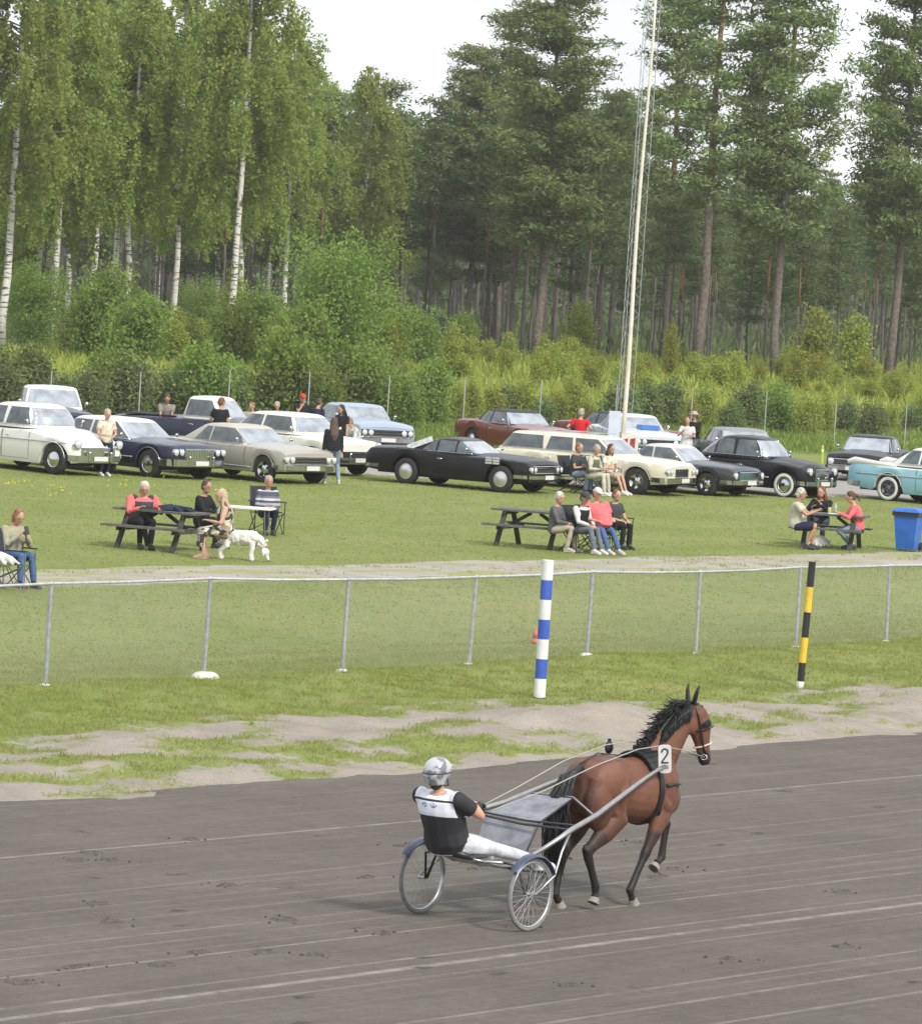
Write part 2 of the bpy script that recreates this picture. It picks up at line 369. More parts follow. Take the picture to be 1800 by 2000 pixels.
# the air: even, thin haze that lifts the far wood
def make_haze():
    m = bpy.data.materials.new('haze air'); m.use_nodes = True; N = m.node_tree.nodes; L = m.node_tree.links; N.clear()
    o = N.new('ShaderNodeOutputMaterial'); v = N.new('ShaderNodeVolumePrincipled'); v.inputs['Density'].default_value = .0002
    v.inputs['Color'].default_value = (1, .98, .95, 1); v.inputs['Anisotropy'].default_value = .2; L.new(v.outputs[0], o.inputs['Volume'])
    mb = MB(); mb.box((0, 50, 17), (3300, 3300, 42)); tag(mb.build('haze', m), kind='stuff')
make_haze()
# ------------------------------------------------------------------ foliage
def m_leaf(name, ca, cb, cc, trans=.35):
    m = bpy.data.materials.new(name); m.use_nodes = True; N = m.node_tree.nodes; L = m.node_tree.links; N.clear()
    o = N.new('ShaderNodeOutputMaterial'); a = N.new('ShaderNodeAttribute'); a.attribute_name = 'rnd'
    cr = N.new('ShaderNodeValToRGB'); cr.color_ramp.elements[0].color = (*ca, 1); cr.color_ramp.elements[1].color = (*cc, 1); e = cr.color_ramp.elements.new(.5); e.color = (*cb, 1)
    L.new(a.outputs['Fac'], cr.inputs[0])
    oi = N.new('ShaderNodeObjectInfo'); hs = N.new('ShaderNodeHueSaturation')
    mr = N.new('ShaderNodeMapRange'); mr.inputs[3].default_value = .82; mr.inputs[4].default_value = 1.18; L.new(oi.outputs['Random'], mr.inputs[0]); L.new(mr.outputs[0], hs.inputs['Value'])
    mr2 = N.new('ShaderNodeMapRange'); mr2.inputs[3].default_value = .485; mr2.inputs[4].default_value = .512; L.new(oi.outputs['Random'], mr2.inputs[0]); L.new(mr2.outputs[0], hs.inputs['Hue'])
    L.new(cr.outputs[0], hs.inputs['Color'])
    d = N.new('ShaderNodeBsdfDiffuse'); t = N.new('ShaderNodeBsdfTranslucent'); mx = N.new('ShaderNodeMixShader'); mx.inputs[0].default_value = trans
    L.new(hs.outputs[0], d.inputs[0]); L.new(hs.outputs[0], t.inputs[0]); L.new(d.outputs[0], mx.inputs[1]); L.new(t.outputs[0], mx.inputs[2]); L.new(mx.outputs[0], o.inputs[0]); return m
LEAF_BIRCH = m_leaf('birch leaves', (0.204, 0.272, 0.069), (0.288, 0.370, 0.096), (0.398, 0.466, 0.147), .5)
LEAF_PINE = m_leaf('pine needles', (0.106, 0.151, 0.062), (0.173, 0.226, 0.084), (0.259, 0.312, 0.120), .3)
LEAF_FAR = m_leaf('far pine needles', (0.095, 0.139, 0.063), (0.138, 0.193, 0.075), (0.183, 0.236, 0.097), .3)
LEAF_BUSH = m_leaf('bush leaves', (0.137, 0.208, 0.049), (0.205, 0.291, 0.070), (0.295, 0.380, 0.102), .45)
LEAF_LIME = m_leaf('young birch leaves', (0.212, 0.259, 0.054), (0.319, 0.363, 0.074), (0.413, 0.445, 0.113), .45)
LEAF_GREY = m_leaf('willow leaves', (0.117, 0.158, 0.057), (0.166, 0.224, 0.081), (0.221, 0.276, 0.115), .35)
LEAF_GRASS = m_leaf('grass blades', (0.209, 0.270, 0.061), (0.270, 0.319, 0.083), (0.363, 0.374, 0.154), .45)
BARK_PINE = mat('pine bark', (.17, .14, .12), .9, var=.45, vs=6, bump=.6, bs=20)
BARK_RED = mat('red pine bark', (.27, .125, .065), .9, var=.4, vs=5, bump=.5, bs=20)
BARK_FAR = mat('far pine bark', (.125, .105, .095), .9, var=.35, vs=3)
BARK_TWIG = mat('twig bark', (.16, .13, .10), .9, var=.3)
def m_birchbark():
    m, N, L, b = node_mat('birch bark'); tc = N.new('ShaderNodeTexCoord'); mp = N.new('ShaderNodeMapping'); mp.inputs['Scale'].default_value = (2, 2, 9); L.new(tc.outputs['Object'], mp.inputs[0])
    k = nz(N, L, mp.outputs[0], 1.6, 5, .6, .53, .60); mp2 = N.new('ShaderNodeMapping'); mp2.inputs['Scale'].default_value = (3, 3, 1.1); L.new(tc.outputs['Object'], mp2.inputs[0])
    c = mixc(N, L, k, (.60, .58, .53), (.07, .065, .06)); c = mixc(N, L, nz(N, L, mp2.outputs[0], 1.2, 4, .6, .58, .66), c, (.10, .09, .08))
    sp = N.new('ShaderNodeSeparateXYZ'); L.new(tc.outputs['Object'], sp.inputs[0]); r = N.new('ShaderNodeMapRange'); r.inputs[1].default_value = 2.2; r.inputs[2].default_value = .3; L.new(sp.outputs[2], r.inputs[0])
    c = mixc(N, L, mth(N, L, 'MULTIPLY', r.outputs[0], .6), c, (.12, .11, .10)); L.new(c, b.inputs['Base Color']); b.inputs['Roughness'].default_value = .8; return m
BARK_BIRCH = m_birchbark()

def leaves(name, P, U, V, rnd, material, parent=None):
    """P centres (n,3); U, V half axes (n,3)"""
    n = len(P); v = np.stack([P-U-V*.3, P+V*-1, P+U+V*.3, P+V], 1).reshape(-1, 3)
    me = bpy.data.meshes.new(name); me.vertices.add(4*n); me.vertices.foreach_set('co', v.astype(np.float32).ravel())
    me.loops.add(4*n); me.loops.foreach_set('vertex_index', np.arange(4*n, dtype=np.int32)); me.polygons.add(n)
    me.polygons.foreach_set('loop_start', np.arange(0, 4*n, 4, dtype=np.int32))
    me.materials.append(material); a = me.attributes.new('rnd', 'FLOAT', 'FACE'); a.data.foreach_set('value', np.clip(rnd, 0, 1).astype(np.float32))
    me.update(calc_edges=True); return link_mesh(name, me, parent)
def randu(g, n):
    v = g.normal(size=(n, 3)); return v/np.linalg.norm(v, axis=1, keepdims=True)
def leafset(g, P, size, droop=0.0, flat=0.0, ratio=.6):
    n = len(P); U = randu(g, n); 
    if droop: U = U*(1-droop) + np.array([0, 0, -1.0])*droop
    if flat: U[:, 2] *= (1-flat)
    U /= np.linalg.norm(U, axis=1, keepdims=True); W = randu(g, n); V = np.cross(U, W); V /= (np.linalg.norm(V, axis=1, keepdims=True)+1e-6)
    s = size*(.6+.8*g.random(n))[:, None]; return U*s, V*s*ratio

def birch(seed, H=19, base=.38, R=2.6, n_br=70, leaf=.072, per=33, dens=.92):
    g = np.random.default_rng(seed); root = thing('birch_tree', 'x', 'tree')
    k = 12; wob = g.normal(size=(k+1, 2))*.05; wob[0] = 0; wob = np.cumsum(wob*.8, 0)
    pts = [(wob[i, 0], wob[i, 1], H*i/k) for i in range(k+1)]
    def tr(z):
        i = min(k-1, max(0, int(z/H*k))); u = z/H*k-i; return np.array(pts[i])*(1-u)+np.array(pts[i+1])*u
    mb = MB(); mb.tube([(p[0], p[1], p[2]-(.3 if i == 0 else 0)) for i, p in enumerate(pts)], [.118*(1-i/k)**.8+.012 for i in range(k+1)], 9); bm = mb; P = []; rn = []
    for b in range(n_br):
        u = (b+.5)/n_br; z0 = H*(base+(.985-base)*u**.9)
        env = R*min(1, (u+.13)*3.2)*(1-u)**.62+.25; Lb = env*(.55+.55*g.random()); az = g.random()*2*math.pi
        d = np.array([math.cos(az), math.sin(az), .75-.35*u]); o = tr(z0); q = [o]
        for j in range(1, 6):
            f = j/5; q.append(o + d*Lb*f + np.array([0, 0, -.55*Lb*f*f]))
        bm.tube(q, [.030*(1-j/6) + .006 for j in range(6)], 4, caps=False, mi=1)
        shade = g.random()
        for st in range(int((5+Lb*5)*dens)):
            f = .25+.78*g.random(); j = min(4, int(f*5)); w = f*5-j; a = q[j]*(1-w)+q[min(5, j+1)]*w + g.normal(size=3)*.18
            ln = (.35+1.35*g.random())*(1.15-.45*u); m = int(per*ln)
            tt = g.random(m); x = a + np.stack([g.normal(size=m)*.06+tt*d[0]*.22, g.normal(size=m)*.06+tt*d[1]*.22, -tt*ln], 1)
            P.append(x); rn.append(.5*g.random(m)+.25*shade+.15*g.random()+.15*u)
    bm.build('trunk', [BARK_BIRCH, BARK_TWIG], root, True)
    P = np.concatenate(P); rn = np.concatenate(rn); U, V = leafset(g, P, leaf, droop=.55, ratio=.62)
    leaves('crown', P, U, V, rn, LEAF_BIRCH, root); return root

def pine(seed, H=24, base=.5, R=3.2, layers=15, per_layer=5, needle=.17, clump=75, trunk_r=.26, far=False, red=.45):
    g = np.random.default_rng(seed); root = thing('pine_tree', 'x', 'tree')
    k = 10; wob = np.cumsum(g.normal(size=(k+1, 2))*.07, 0); wob[0] = 0
    pts = [np.array([wob[i, 0], wob[i, 1], H*i/k]) for i in range(k+1)]
    def tr(z):
        i = min(k-1, max(0, int(z/H*k))); u = z/H*k-i; return pts[i]*(1-u)+pts[i+1]*u
    mb = MB(); rr = [trunk_r*(1-.80*(i/k)**1.1)*(1.18 if i == 0 else 1) for i in range(k+1)]; ks = max(2, int(k*red))
    mb.tube([(p[0], p[1], p[2]-(.3 if i == 0 else 0)) for i, p in enumerate(pts[:ks+1])], rr[:ks+1], 9)
    mb.tube(pts[ks:], rr[ks:], 9, mi=1)
    bm = mb; P = []; rn = []
    if not far:                                     # dead snags under the crown
        for b in range(9):
            z0 = H*(.22+.3*g.random()); az = g.random()*6.28; o = tr(z0); l = .5+1.6*g.random(); d = np.array([math.cos(az), math.sin(az), .15*g.normal()])
            bm.tube([o, o+d*l*.5+np.array([0, 0, .08]), o+d*l+np.array([0, 0, -.12*l])], [.028, .02, .006], 4, caps=False)
    for b in range(layers):
        u = (b+.5*g.random())/layers; z0 = H*(base+(.985-base)*u)
        env = R*(1-u**2.0*.80)*(.72+.28*min(1, u*5)); nb = per_layer + (g.random() < .5) - (1 if u > .8 else 0)
        a0 = g.random()*6.28
        for c in range(nb):
            if g.random() < .24 and not far: continue
            az = a0 + c*6.283/nb + g.normal()*.3; Lb = env*(.55+.6*g.random()); rise = .10+.45*u+.12*g.normal()
            d = np.array([math.cos(az), math.sin(az), rise]); o = tr(z0); q = [o + d*Lb*f + np.array([0, 0, (-.22*Lb*f*(1-f)*2+.10*Lb*f*f)]) for f in (0, .33, .66, 1)]
            bm.tube(q, [.055*Lb/R+.012, .035*Lb/R+.008, .022, .008], 4, caps=False)
            ncl = max(2, int(Lb*2.6)) if not far else max(2, int(Lb*1.5)); br = g.random()
            for e in range(ncl):
                f = .30+.75*(e+g.random())/ncl; j = min(2, int(f*3)); w = f*3-j; x0 = q[j]*(1-w)+q[j+1]*w
                side = g.normal(size=3)*np.array([.34, .34, .10])*(1.1 if not far else 1.3); m = int(clump*(.6+.8*g.random())); rad = .30+.22*g.random()
                y = g.normal(size=(m, 3))*np.array([rad, rad, rad*.36])+x0+side+np.array([0, 0, .1])
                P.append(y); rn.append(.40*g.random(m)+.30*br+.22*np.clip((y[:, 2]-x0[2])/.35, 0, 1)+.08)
    bm.build('trunk', [BARK_FAR if far else BARK_PINE, BARK_RED], root, True)
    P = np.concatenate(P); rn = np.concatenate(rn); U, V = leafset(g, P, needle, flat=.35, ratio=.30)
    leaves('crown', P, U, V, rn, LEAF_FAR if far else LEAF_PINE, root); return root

def bush(seed, H=3.2, R=1.6, n=5200, leaf=.085, lf=None, spread=.5, stems=7, name='bush', cone=0.0):
    g = np.random.default_rng(seed); root = thing(name, 'x', 'bush'); bm = MB(); P = []; rn = []
    tips = []
    for s in range(stems):
        az = s*2.4+g.random(); r0 = .12*g.random(); lean = spread*(.2+.8*g.random())*(R/H); h = H*(.62+.38*g.random()) if s else H
        o = np.array([r0*math.cos(az), r0*math.sin(az), -.1]); d = np.array([math.cos(az)*lean, math.sin(az)*lean, 1.0]) if s else np.array([0, 0, 1.0])
        q = [o+d*h*f+np.append(g.normal(size=2)*.05*f*h*.5, 0) for f in (0, .35, .7, 1)]; bm.tube(q, [.035, .024, .014, .005], 4, caps=False)
        for t in range(16):
            f = .12+.88*(t+g.random())/16; j = min(2, int(f*3)); w = f*3-j; a = q[j]*(1-w)+q[j+1]*w
            l = R*(.25+.55*g.random())*(1.02-(f*.85 if cone else f*.72)); az2 = g.random()*6.28; e = a+np.array([math.cos(az2)*l, math.sin(az2)*l, l*.55])
            bm.tube([a, (a+e)/2+np.array([0, 0, .04]), e], [.010, .007, .003], 3, caps=False); tips.append((a, e, g.random()))
    per = max(8, n//len(tips))
    for a, e, br in tips:
        m = int(per*(.6+.8*g.random())); t = g.random(m)[:, None]**.7; x = a*(1-t)+e*t+g.normal(size=(m, 3))*(.10+.10*R)*np.array([1, 1, .75]); P.append(x); rn.append(.5*g.random(m)+.35*br+.15*g.random())
    bm.build('stems', BARK_TWIG, root, True)
    P = np.concatenate(P); P[:, 2] = np.abs(P[:, 2]); rn = np.concatenate(rn); U, V = leafset(g, P, leaf, ratio=.6)
    leaves('foliage', P, U, V, rn, lf or LEAF_BUSH, root); return root

def retag(o, label, group=None, cat=None):
    o['label'] = label
    if group: o['group'] = group
    if cat: o['category'] = cat
_used = set()
def plant(proto, px, py, label, group, sc=1.0, rz=None, rnd=random.Random(5), lean=0.0, z=None, depth=None):
    o = proto if proto.name not in _used else copy_tree(proto)
    _used.add(proto.name); p = at(px, py) if depth is None else at_depth(px, 600, depth)
    if depth is not None: p.z = .45
    o.location = (p.x, p.y, p.z if z is None else z); s = sc if isinstance(sc, (tuple, list)) else (sc, sc, sc); o.scale = s
    o.rotation_euler = (0, lean, rnd.random()*6.28 if rz is None else rz); retag(o, label, group); return o
# ------------------------------------------------------------------ the forest edge
rf = random.Random(11)
BI = [birch(1, 19, .35, 2.9, 86), birch(2, 19, .31, 3.2, 90), birch(3, 18, .40, 2.6, 80), birch(4, 15, .26, 2.2, 68)]
# (trunk foot px, py, height m, prototype, label)
birches = [(4, 705, 23, 1, 'tall birch with pale trunk at the left edge of the photo'),
           (62, 690, 18, 3, 'slim birch half hidden just right of the leftmost birch'),
           (218, 690, 21, 0, 'birch with thick white lower trunk, left one of a close pair'),
           (238, 705, 18.5, 2, 'birch leaning beside the white paired trunk, its right neighbour'),
           (338, 700, 20, 1, 'birch with a straight black-marked white trunk behind the bushes'),
           (443, 720, 23, 0, 'tallest birch, its white trunk rising above the beige hardtop'),
           (462, 690, 19, 2, 'thin birch close against the right side of the tallest birch'),
           (128, 660, 20, 2, 'birch standing back between the left edge and the paired trunks'),
           (385, 640, 18, 3, 'birch set deeper behind the black-marked trunk'),
           (570, 655, 19.5, 1, 'birch with drooping crown left of the big round bush'),
           (690, 690, 17.0, 3, 'birch with bare slim trunk near the sky gap'),
           (728, 665, 14.5, 3, 'short dense birch at the right end of the birch row'),
           (778, 650, 16.0, 2, 'loose topped birch against the white sky gap'),
           (300, 650, 21, 0, 'birch deep behind the bushes between two white trunks'),
           (520, 645, 20, 2, 'birch deep behind the tallest birch on its right'),
           (630, 660, 17.5, 0, 'birch whose light crown edges the sky gap'),
           (95, 700, 19.5, 1, 'birch between the leftmost birch and the paired trunks, in front'),
           (175, 670, 20.5, 2, 'birch just left of the paired white trunks, set back'),
           (415, 665, 20.5, 1, 'birch crowding the tallest birch from the left'),
           (548, 690, 19.0, 0, 'birch standing above the left flank of the largest round bush'),
           (605, 640, 19.0, 1, 'birch rising straight behind the largest round bush')]
for px, py, H, k, lab in birches:
    b0 = {0: 19, 1: 19, 2: 18, 3: 15}[k]; s = H/b0
    plant(BI[k], px, py, lab, 'birches along the forest edge', (s*(1.2+.2*rf.random()),)*2+(s,), rnd=rf, lean=rf.uniform(-.012, .012))
PI = [pine(21, 25, .30, 3.7, 17, 6, clump=66), pine(22, 25, .34, 3.3, 16, 5, clump=60, red=.4), pine(23, 24, .30, 4.3, 19, 6, clump=74, trunk_r=.28, red=.8), pine(24, 22, .25, 3.0, 17, 6, clump=75)]
pines = [(1040, 722, 22.3, 2, 1.05, 'broad dark pine with full crown left of the mast'),
         (905, 690, 19.5, 2, .95, 'dark pine with a wide crown next to the sky gap'),
         (965, 680, 23.0, 3, 1.2, 'pine merging into the left flank of the broad dark pine'),
         (1290, 722, 27, 1, .9, 'pine just right of the lattice mast with grey trunk'),
         (1358, 742, 27.5, 1, 1.0, 'tall pine with reddish trunk and bent dead limbs'),
         (1513, 752, 28, 0, .9, 'tall pine with flat branch tiers and straight grey trunk'),
         (1730, 762, 27, 2, .85, 'big dark pine near the right edge of the photo'),
         (1190, 668, 19, 3, .9, 'narrow pine set behind the lattice mast'),
         (1110, 665, 17, 0, .9, 'pine filling in behind the broad dark pine'),
         (835, 655, 13.5, 3, .9, 'small dark pine at the foot of the sky gap'),
         (1440, 690, 20, 3, .9, 'pine set back between the two tall pines'),
         (1600, 700, 14.5, 0, .8, 'shorter pine with a low crown in the right hand gap'),
         (1260, 650, 21, 0, .8, 'pine standing deep behind the white pole')]
for px, py, H, k, w, lab in pines:
    b0 = (25, 25, 24, 22)[k]; s = H/b0
    plant(PI[k], px, py, lab, 'big pines in front of the forest', (s*w, s*w, s), rnd=rf, lean=rf.uniform(-.01, .01))
# deep forest of slim trunks
FP = [pine(31, 17, .42, 1.75, 12, 4, needle=.19, clump=34, trunk_r=.13, far=True, red=.55), pine(32, 18, .58, 1.6, 10, 4, needle=.19, clump=34, trunk_r=.14, far=True, red=.5),
      pine(33, 16, .30, 1.9, 13, 4, needle=.19, clump=32, trunk_r=.12, far=True, red=.7), pine(34, 17, .64, 1.4, 9, 4, needle=.19, clump=32, trunk_r=.13, far=True, red=.4)]
places = []
for i in range(1600):
    d = 288 + 190*(rf.random()**1.25); px = rf.uniform(-60, 1860); x = (px-900)/FPX*d
    if any((x-a)**2*1.6+(d-b)**2 < 4.2 for a, b, _ in places): continue
    places.append((x, d, px))
    if len(places) >= 270: break
zone = lambda px: ('left third, behind the birches' if px < 620 else 'middle, behind the broad dark pine' if px < 1250 else 'right third, behind the tall pines')
for i, (x, d, px) in enumerate(sorted(places, key=lambda q: q[1])):
    top = 230 if px < 1180 else 400                # photo row the crowns reach
    hm = 6.0 + (510+(px-900)*.061-top)*d/FPX; s = min(1.32, max(.62, hm/17*rf.uniform(.88, 1.12)))
    k = rf.randrange(4); o = FP[k] if FP[k].name not in _used else copy_tree(FP[k]); _used.add(FP[k].name)
    o.location = (x, d, .42); o.scale = (s*rf.uniform(.9, 1.15),)*2+(s,); o.rotation_euler = (0, rf.uniform(-.02, .02), rf.random()*6.28)
    dn = 'first rank' if d < 325 else 'second rank' if d < 380 else 'last rank'
    retag(o, f'slender pine of the deep forest, {dn}, {zone(px)}', f'slender forest pines, {dn}, {zone(px)}')
# closing mass of far wood
_P = []; g = np.random.default_rng(5); _tb = MB()
for i in range(720):
    d = g.uniform(480, 640); x = g.uniform(-70, 75)
    if i >= 420: sg_ = 1 if i % 2 else -1; d = g.uniform(270, 420); x = sg_*g.uniform(.112*d, .112*d+70); _tb.tube([(x, d, 0), (x+g.normal()*.2, d, 13)], [.16, .10], 5, caps=False)
    H = g.uniform(12, 17); m = 150; u = g.random(m); rr = 2.2*(1-u*.75)
    _P.append(np.stack([x+g.normal(size=m)*rr*.5, d+g.normal(size=m)*rr*.5, H*(.3+.7*u)], 1))
    _P.append(np.stack([x+g.normal(size=90)*1.8, d+g.normal(size=90)*1.5, .3+g.random(90)*6.0], 1))
_P = np.concatenate(_P); U, V = leafset(g, _P, .55, flat=.3, ratio=.5)
fw = thing('far_wood', 'mass of distant pine wood closing the view between the trunks', 'wood'); fw['kind'] = 'stuff'
leaves('canopy', _P, U, V, g.random(len(_P))*.8, LEAF_FAR, fw)['kind'] = 'stuff'; _tb.build('trunks', BARK_FAR, fw)['kind'] = 'stuff'
# undergrowth between forest and tall fence
BU = [bush(41, 4.6, 2.3, 9000, .085, LEAF_BUSH, .6, 8), bush(42, 3.4, 1.8, 6500, .08, LEAF_BUSH, .6, 8), bush(43, 2.4, 1.4, 4200, .075, LEAF_GREY, .7, 8),
      bush(44, 2.8, 1.0, 4200, .06, LEAF_LIME, .5, 6, 'young_birch', 1), bush(45, 2.0, .8, 3000, .055, LEAF_LIME, .5, 6, 'young_birch', 1), bush(46, 7.2, 3.9, 19000, .085, LEAF_BUSH, .75, 13), bush(47, 2.6, 1.5, 4500, .07, LEAF_LIME, .6, 7)]
big = [(655, 755, 5, .92, 'largest round bush, light green, under the birches'), (60, 705, 5, .62, 'tall bush at the left edge below the leftmost birch'), (150, 715, 0, .62, 'leafy bush left of the paired white trunks'), (278, 720, 0, .72, 'bush between the paired trunks and the black-marked trunk'),
       (392, 690, 5, .55, 'tall bush behind the tallest birch trunk'), (500, 735, 0, .9, 'bush just right of the tallest birch trunk'), (820, 735, 0, .72, 'bush right of the largest round bush'), (745, 745, 0, .95, 'bush hugging the right flank of the largest round bush'), (900, 715, 0, .65, 'bush below the dark pine by the sky gap'),
       (580, 760, 1, 1.1, 'lower bush in front of the largest round bush'), (1580, 765, 3, 1.6, 'slim young birch standing taller than the right hand thicket'), (1660, 760, 3, 1.5, 'young birch left of the big right hand pine'), (1130, 720, 3, 1.4, 'young birch poking up right of the broad pine trunk')]
for px, py, k, s, lab in big: plant(BU[k], px, py, lab, 'tall bushes at the forest foot', s, rnd=rf)
# front thicket, just behind the tall fence
for i in range(58):
    px = -40 + 1900*(i+.5)/58 + rf.uniform(-16, 16); base = 842 + (px-900)*.022
    py = base + rf.uniform(-14, 4); k = rf.choice([1, 2, 2, 1] if px < 820 else [2, 4, 3, 2, 1, 6]); s = rf.uniform(.6, 1.1)*(.92 if px < 820 else .72)
    where = 'behind the left cars' if px < 500 else 'between the round bush and the broad pine' if px < 1000 else 'behind the mast' if px < 1350 else 'at the right'
    nm = ('leafy bush', 'leafy bush', 'greyish willow bush', 'small lime sapling', 'low lime sapling', '', 'lime green bush')[k]
    plant(BU[k], px, py, f'{nm} hard behind the tall fence, {where}', f'{nm} behind tall fence, {where}', s, rnd=rf)
# lime thicket stretching back towards the trunks
for i in range(105):
    px = rf.uniform(720, 1860) if i > 28 else rf.uniform(-30, 720); py = 735 + (px-900)*.05 + rf.uniform(-22, 48); k = rf.choice([3, 4, 3, 4, 6] if px > 720 else [1, 0, 2, 3, 3])
    s = rf.uniform(.75, 1.15)*(rf.uniform(.55, 1.05) if px < 560 else .72); s = (s, s, s*(rf.uniform(.75, 1.15)*(1.5 if rf.random() < .1 else 1) if k in (3, 4, 6) else rf.uniform(.8, 1.2))); nm = ('tall leafy bush', 'leafy bush', 'greyish willow bush', 'lime sapling', 'low lime sapling', '', 'lime green bush')[k]
    where = 'under the birches' if px < 720 else 'below the broad pine' if px < 1180 else 'right of the mast'
    plant(BU[k], px, py, f'{nm} in rear thicket, {where}', f'{nm} in rear thicket, {where}', s, rnd=rf)
# ground cover under and before the thicket
def herb_field(name, label, n, quad, h, mat_, seed, kind='stuff', lw=.02, lift=0):
    g = np.random.default_rng(seed); A, B, C_, D = [np.array(q) for q in quad]; u = g.random(n)[:, None]; w = g.random(n)[:, None]
    P = (A*(1-u)+B*u)*(1-w)+(D*(1-u)+C_*u)*w; P[:, 2] = [gz(p[0], p[1]) if p[1] < 200 else .42 for p in P]
    hh = h*(.4+.9*g.random(n))[:, None]; U = np.concatenate([g.normal(size=(n, 2))*.35, np.ones((n, 1))], 1)*hh*.5; V = randu(g, n)*lw*(.5+g.random(n))[:, None]; V[:, 2] *= .2
    P = P + U; o = leaves(name, P, V, U, g.random(n), mat_); return tag(o, label, 'ground cover', kind=kind)
herb_field('weeds', 'rough low weeds along the foot of the tall fence', 42000, [at(-60, 858), at(1900, 893), at(1900, 840), at(-60, 800)], .30, LEAF_BUSH, 3, lw=.05)
herb_field('undergrowth', 'lime green low undergrowth below the forest trunks', 42000, [at(-60, 790), at(1900, 830), at(1900, 720), at(-60, 700)], .9, LEAF_LIME, 4, lw=.09)

herb_field('forest_undergrowth', 'dim undergrowth deep between the forest trunks', 16000, [Vector((-50, 330, .4)), Vector((50, 330, .4)), Vector((75, 480, .4)), Vector((-75, 480, .4))], 1.5, LEAF_FAR, 6, lw=.22)
# ------------------------------------------------------------------ people
def ik(a, t, l1, l2, pole):
    a = Vector(a); t = Vector(t); d = t-a; L = min(d.length, (l1+l2)*.999); L = max(L, abs(l1-l2)+.01); u = d.normalized(); t = a+u*L
    x = (l1*l1-l2*l2+L*L)/(2*L); h = math.sqrt(max(0, l1*l1-x*x)); p = Vector(pole); p = (p-u*p.dot(u)); p.normalize()
    return a+u*x+p*h, t
SKIN = mat('skin', (.52, .30, .21), .55, var=.12, vs=12); SKIN2 = mat('tanned skin', (.44, .235, .16), .55, var=.12, vs=12)
DARKSHOE = mat('dark shoe', (.03, .03, .032), .6); WHITESHOE = mat('white shoe', (.62, .61, .58), .6, var=.1); EYE = mat('eye dark', (.03, .02, .018), .3)
def cloth(name, c, var=.22, **k): return mat(name, c, .85, spec=.2, var=var, vs=k.pop('vs', 7), bump=.5, bs=k.pop('bs', 14), **k)
DENIM = cloth('denim', (.075, .135, .27)); NAVY = cloth('navy cloth', (.022, .030, .060)); BLACK = cloth('black cloth', (.018, .019, .022)); CREAM = cloth('cream cloth', (.52, .49, .40)); BEIGE = cloth('beige cloth', (.42, .37, .29)); GREYC = cloth('grey cloth', (.12, .12, .125))
def m_pattern(name, base, spots, scale, lo=.5, hi=.56):
    m, N, L, b = node_mat(name); tc = N.new('ShaderNodeTexCoord'); c = base
    for i, sp in enumerate(spots):
        mp = N.new('ShaderNodeMapping'); mp.inputs[1].default_value = (i*3.7, i*1.9, i*5.1); L.new(tc.outputs['Object'], mp.inputs[0]); c = mixc(N, L, nz(N, L, mp.outputs[0], scale, 2, .4, lo, hi), c, sp)
    L.new(c, b.inputs['Base Color']); b.inputs['Roughness'].default_value = .85; return m
FLORAL = m_pattern('floral dress', (.030, .032, .034), [(.62, .58, .48), (.30, .24, .18)], 9, .53, .56)
FLORAL2 = m_pattern('flowered blouse', (.58, .52, .40), [(.45, .32, .22), (.62, .60, .52)], 11, .52, .58)
PALEPRINT = m_pattern('pale printed shirt', (.52, .55, .52), [(.24, .27, .27), (.62, .62, .60)], 14, .52, .58)
CORAL = mat('coral shirt', (.78, .16, .17), .85, spec=.2, var=.15, vs=6, bump=.5, bs=12)
def m_bands(name, cols, z0, dz, axis=2):
    """horizontal knit bands by height in the garment; cols repeat"""
    m, N, L, b = node_mat(name); tc = N.new('ShaderNodeTexCoord'); sp = N.new('ShaderNodeSeparateXYZ'); L.new(tc.outputs['Object'], sp.inputs[0])
    f = mth(N, L, 'DIVIDE', mth(N, L, 'SUBTRACT', sp.outputs[axis], z0), dz*len(cols)); f = mth(N, L, 'FRACT', f)
    cr = N.new('ShaderNodeValToRGB'); cr.color_ramp.interpolation = 'CONSTANT'
    for i, c in enumerate(cols):
        e = cr.color_ramp.elements[i] if i < 2 else cr.color_ramp.elements.new(i/len(cols)); e.position = i/len(cols); e.color = (*c, 1)
    L.new(f, cr.inputs[0]); L.new(cr.outputs[0], b.inputs['Base Color']); b.inputs['Roughness'].default_value = .9; return m
KNIT = m_bands('banded knit', [(.10, .12, .16), (.55, .56, .58), (.16, .18, .22), (.06, .07, .10), (.50, .51, .53), (.09, .10, .13)], 0, .05)
HAIRC = {k: mat(k+' hair', c, .7, var=.35, vs=25, bump=.6, bs=50) for k, c in dict(grey=(.38, .36, .33), white=(.60, .57, .50), blond=(.50, .40, .26), brown=(.085, .050, .030), dark=(.030, .024, .020), red=(.20, .075, .035), ginger=(.30, .14, .07)).items()}

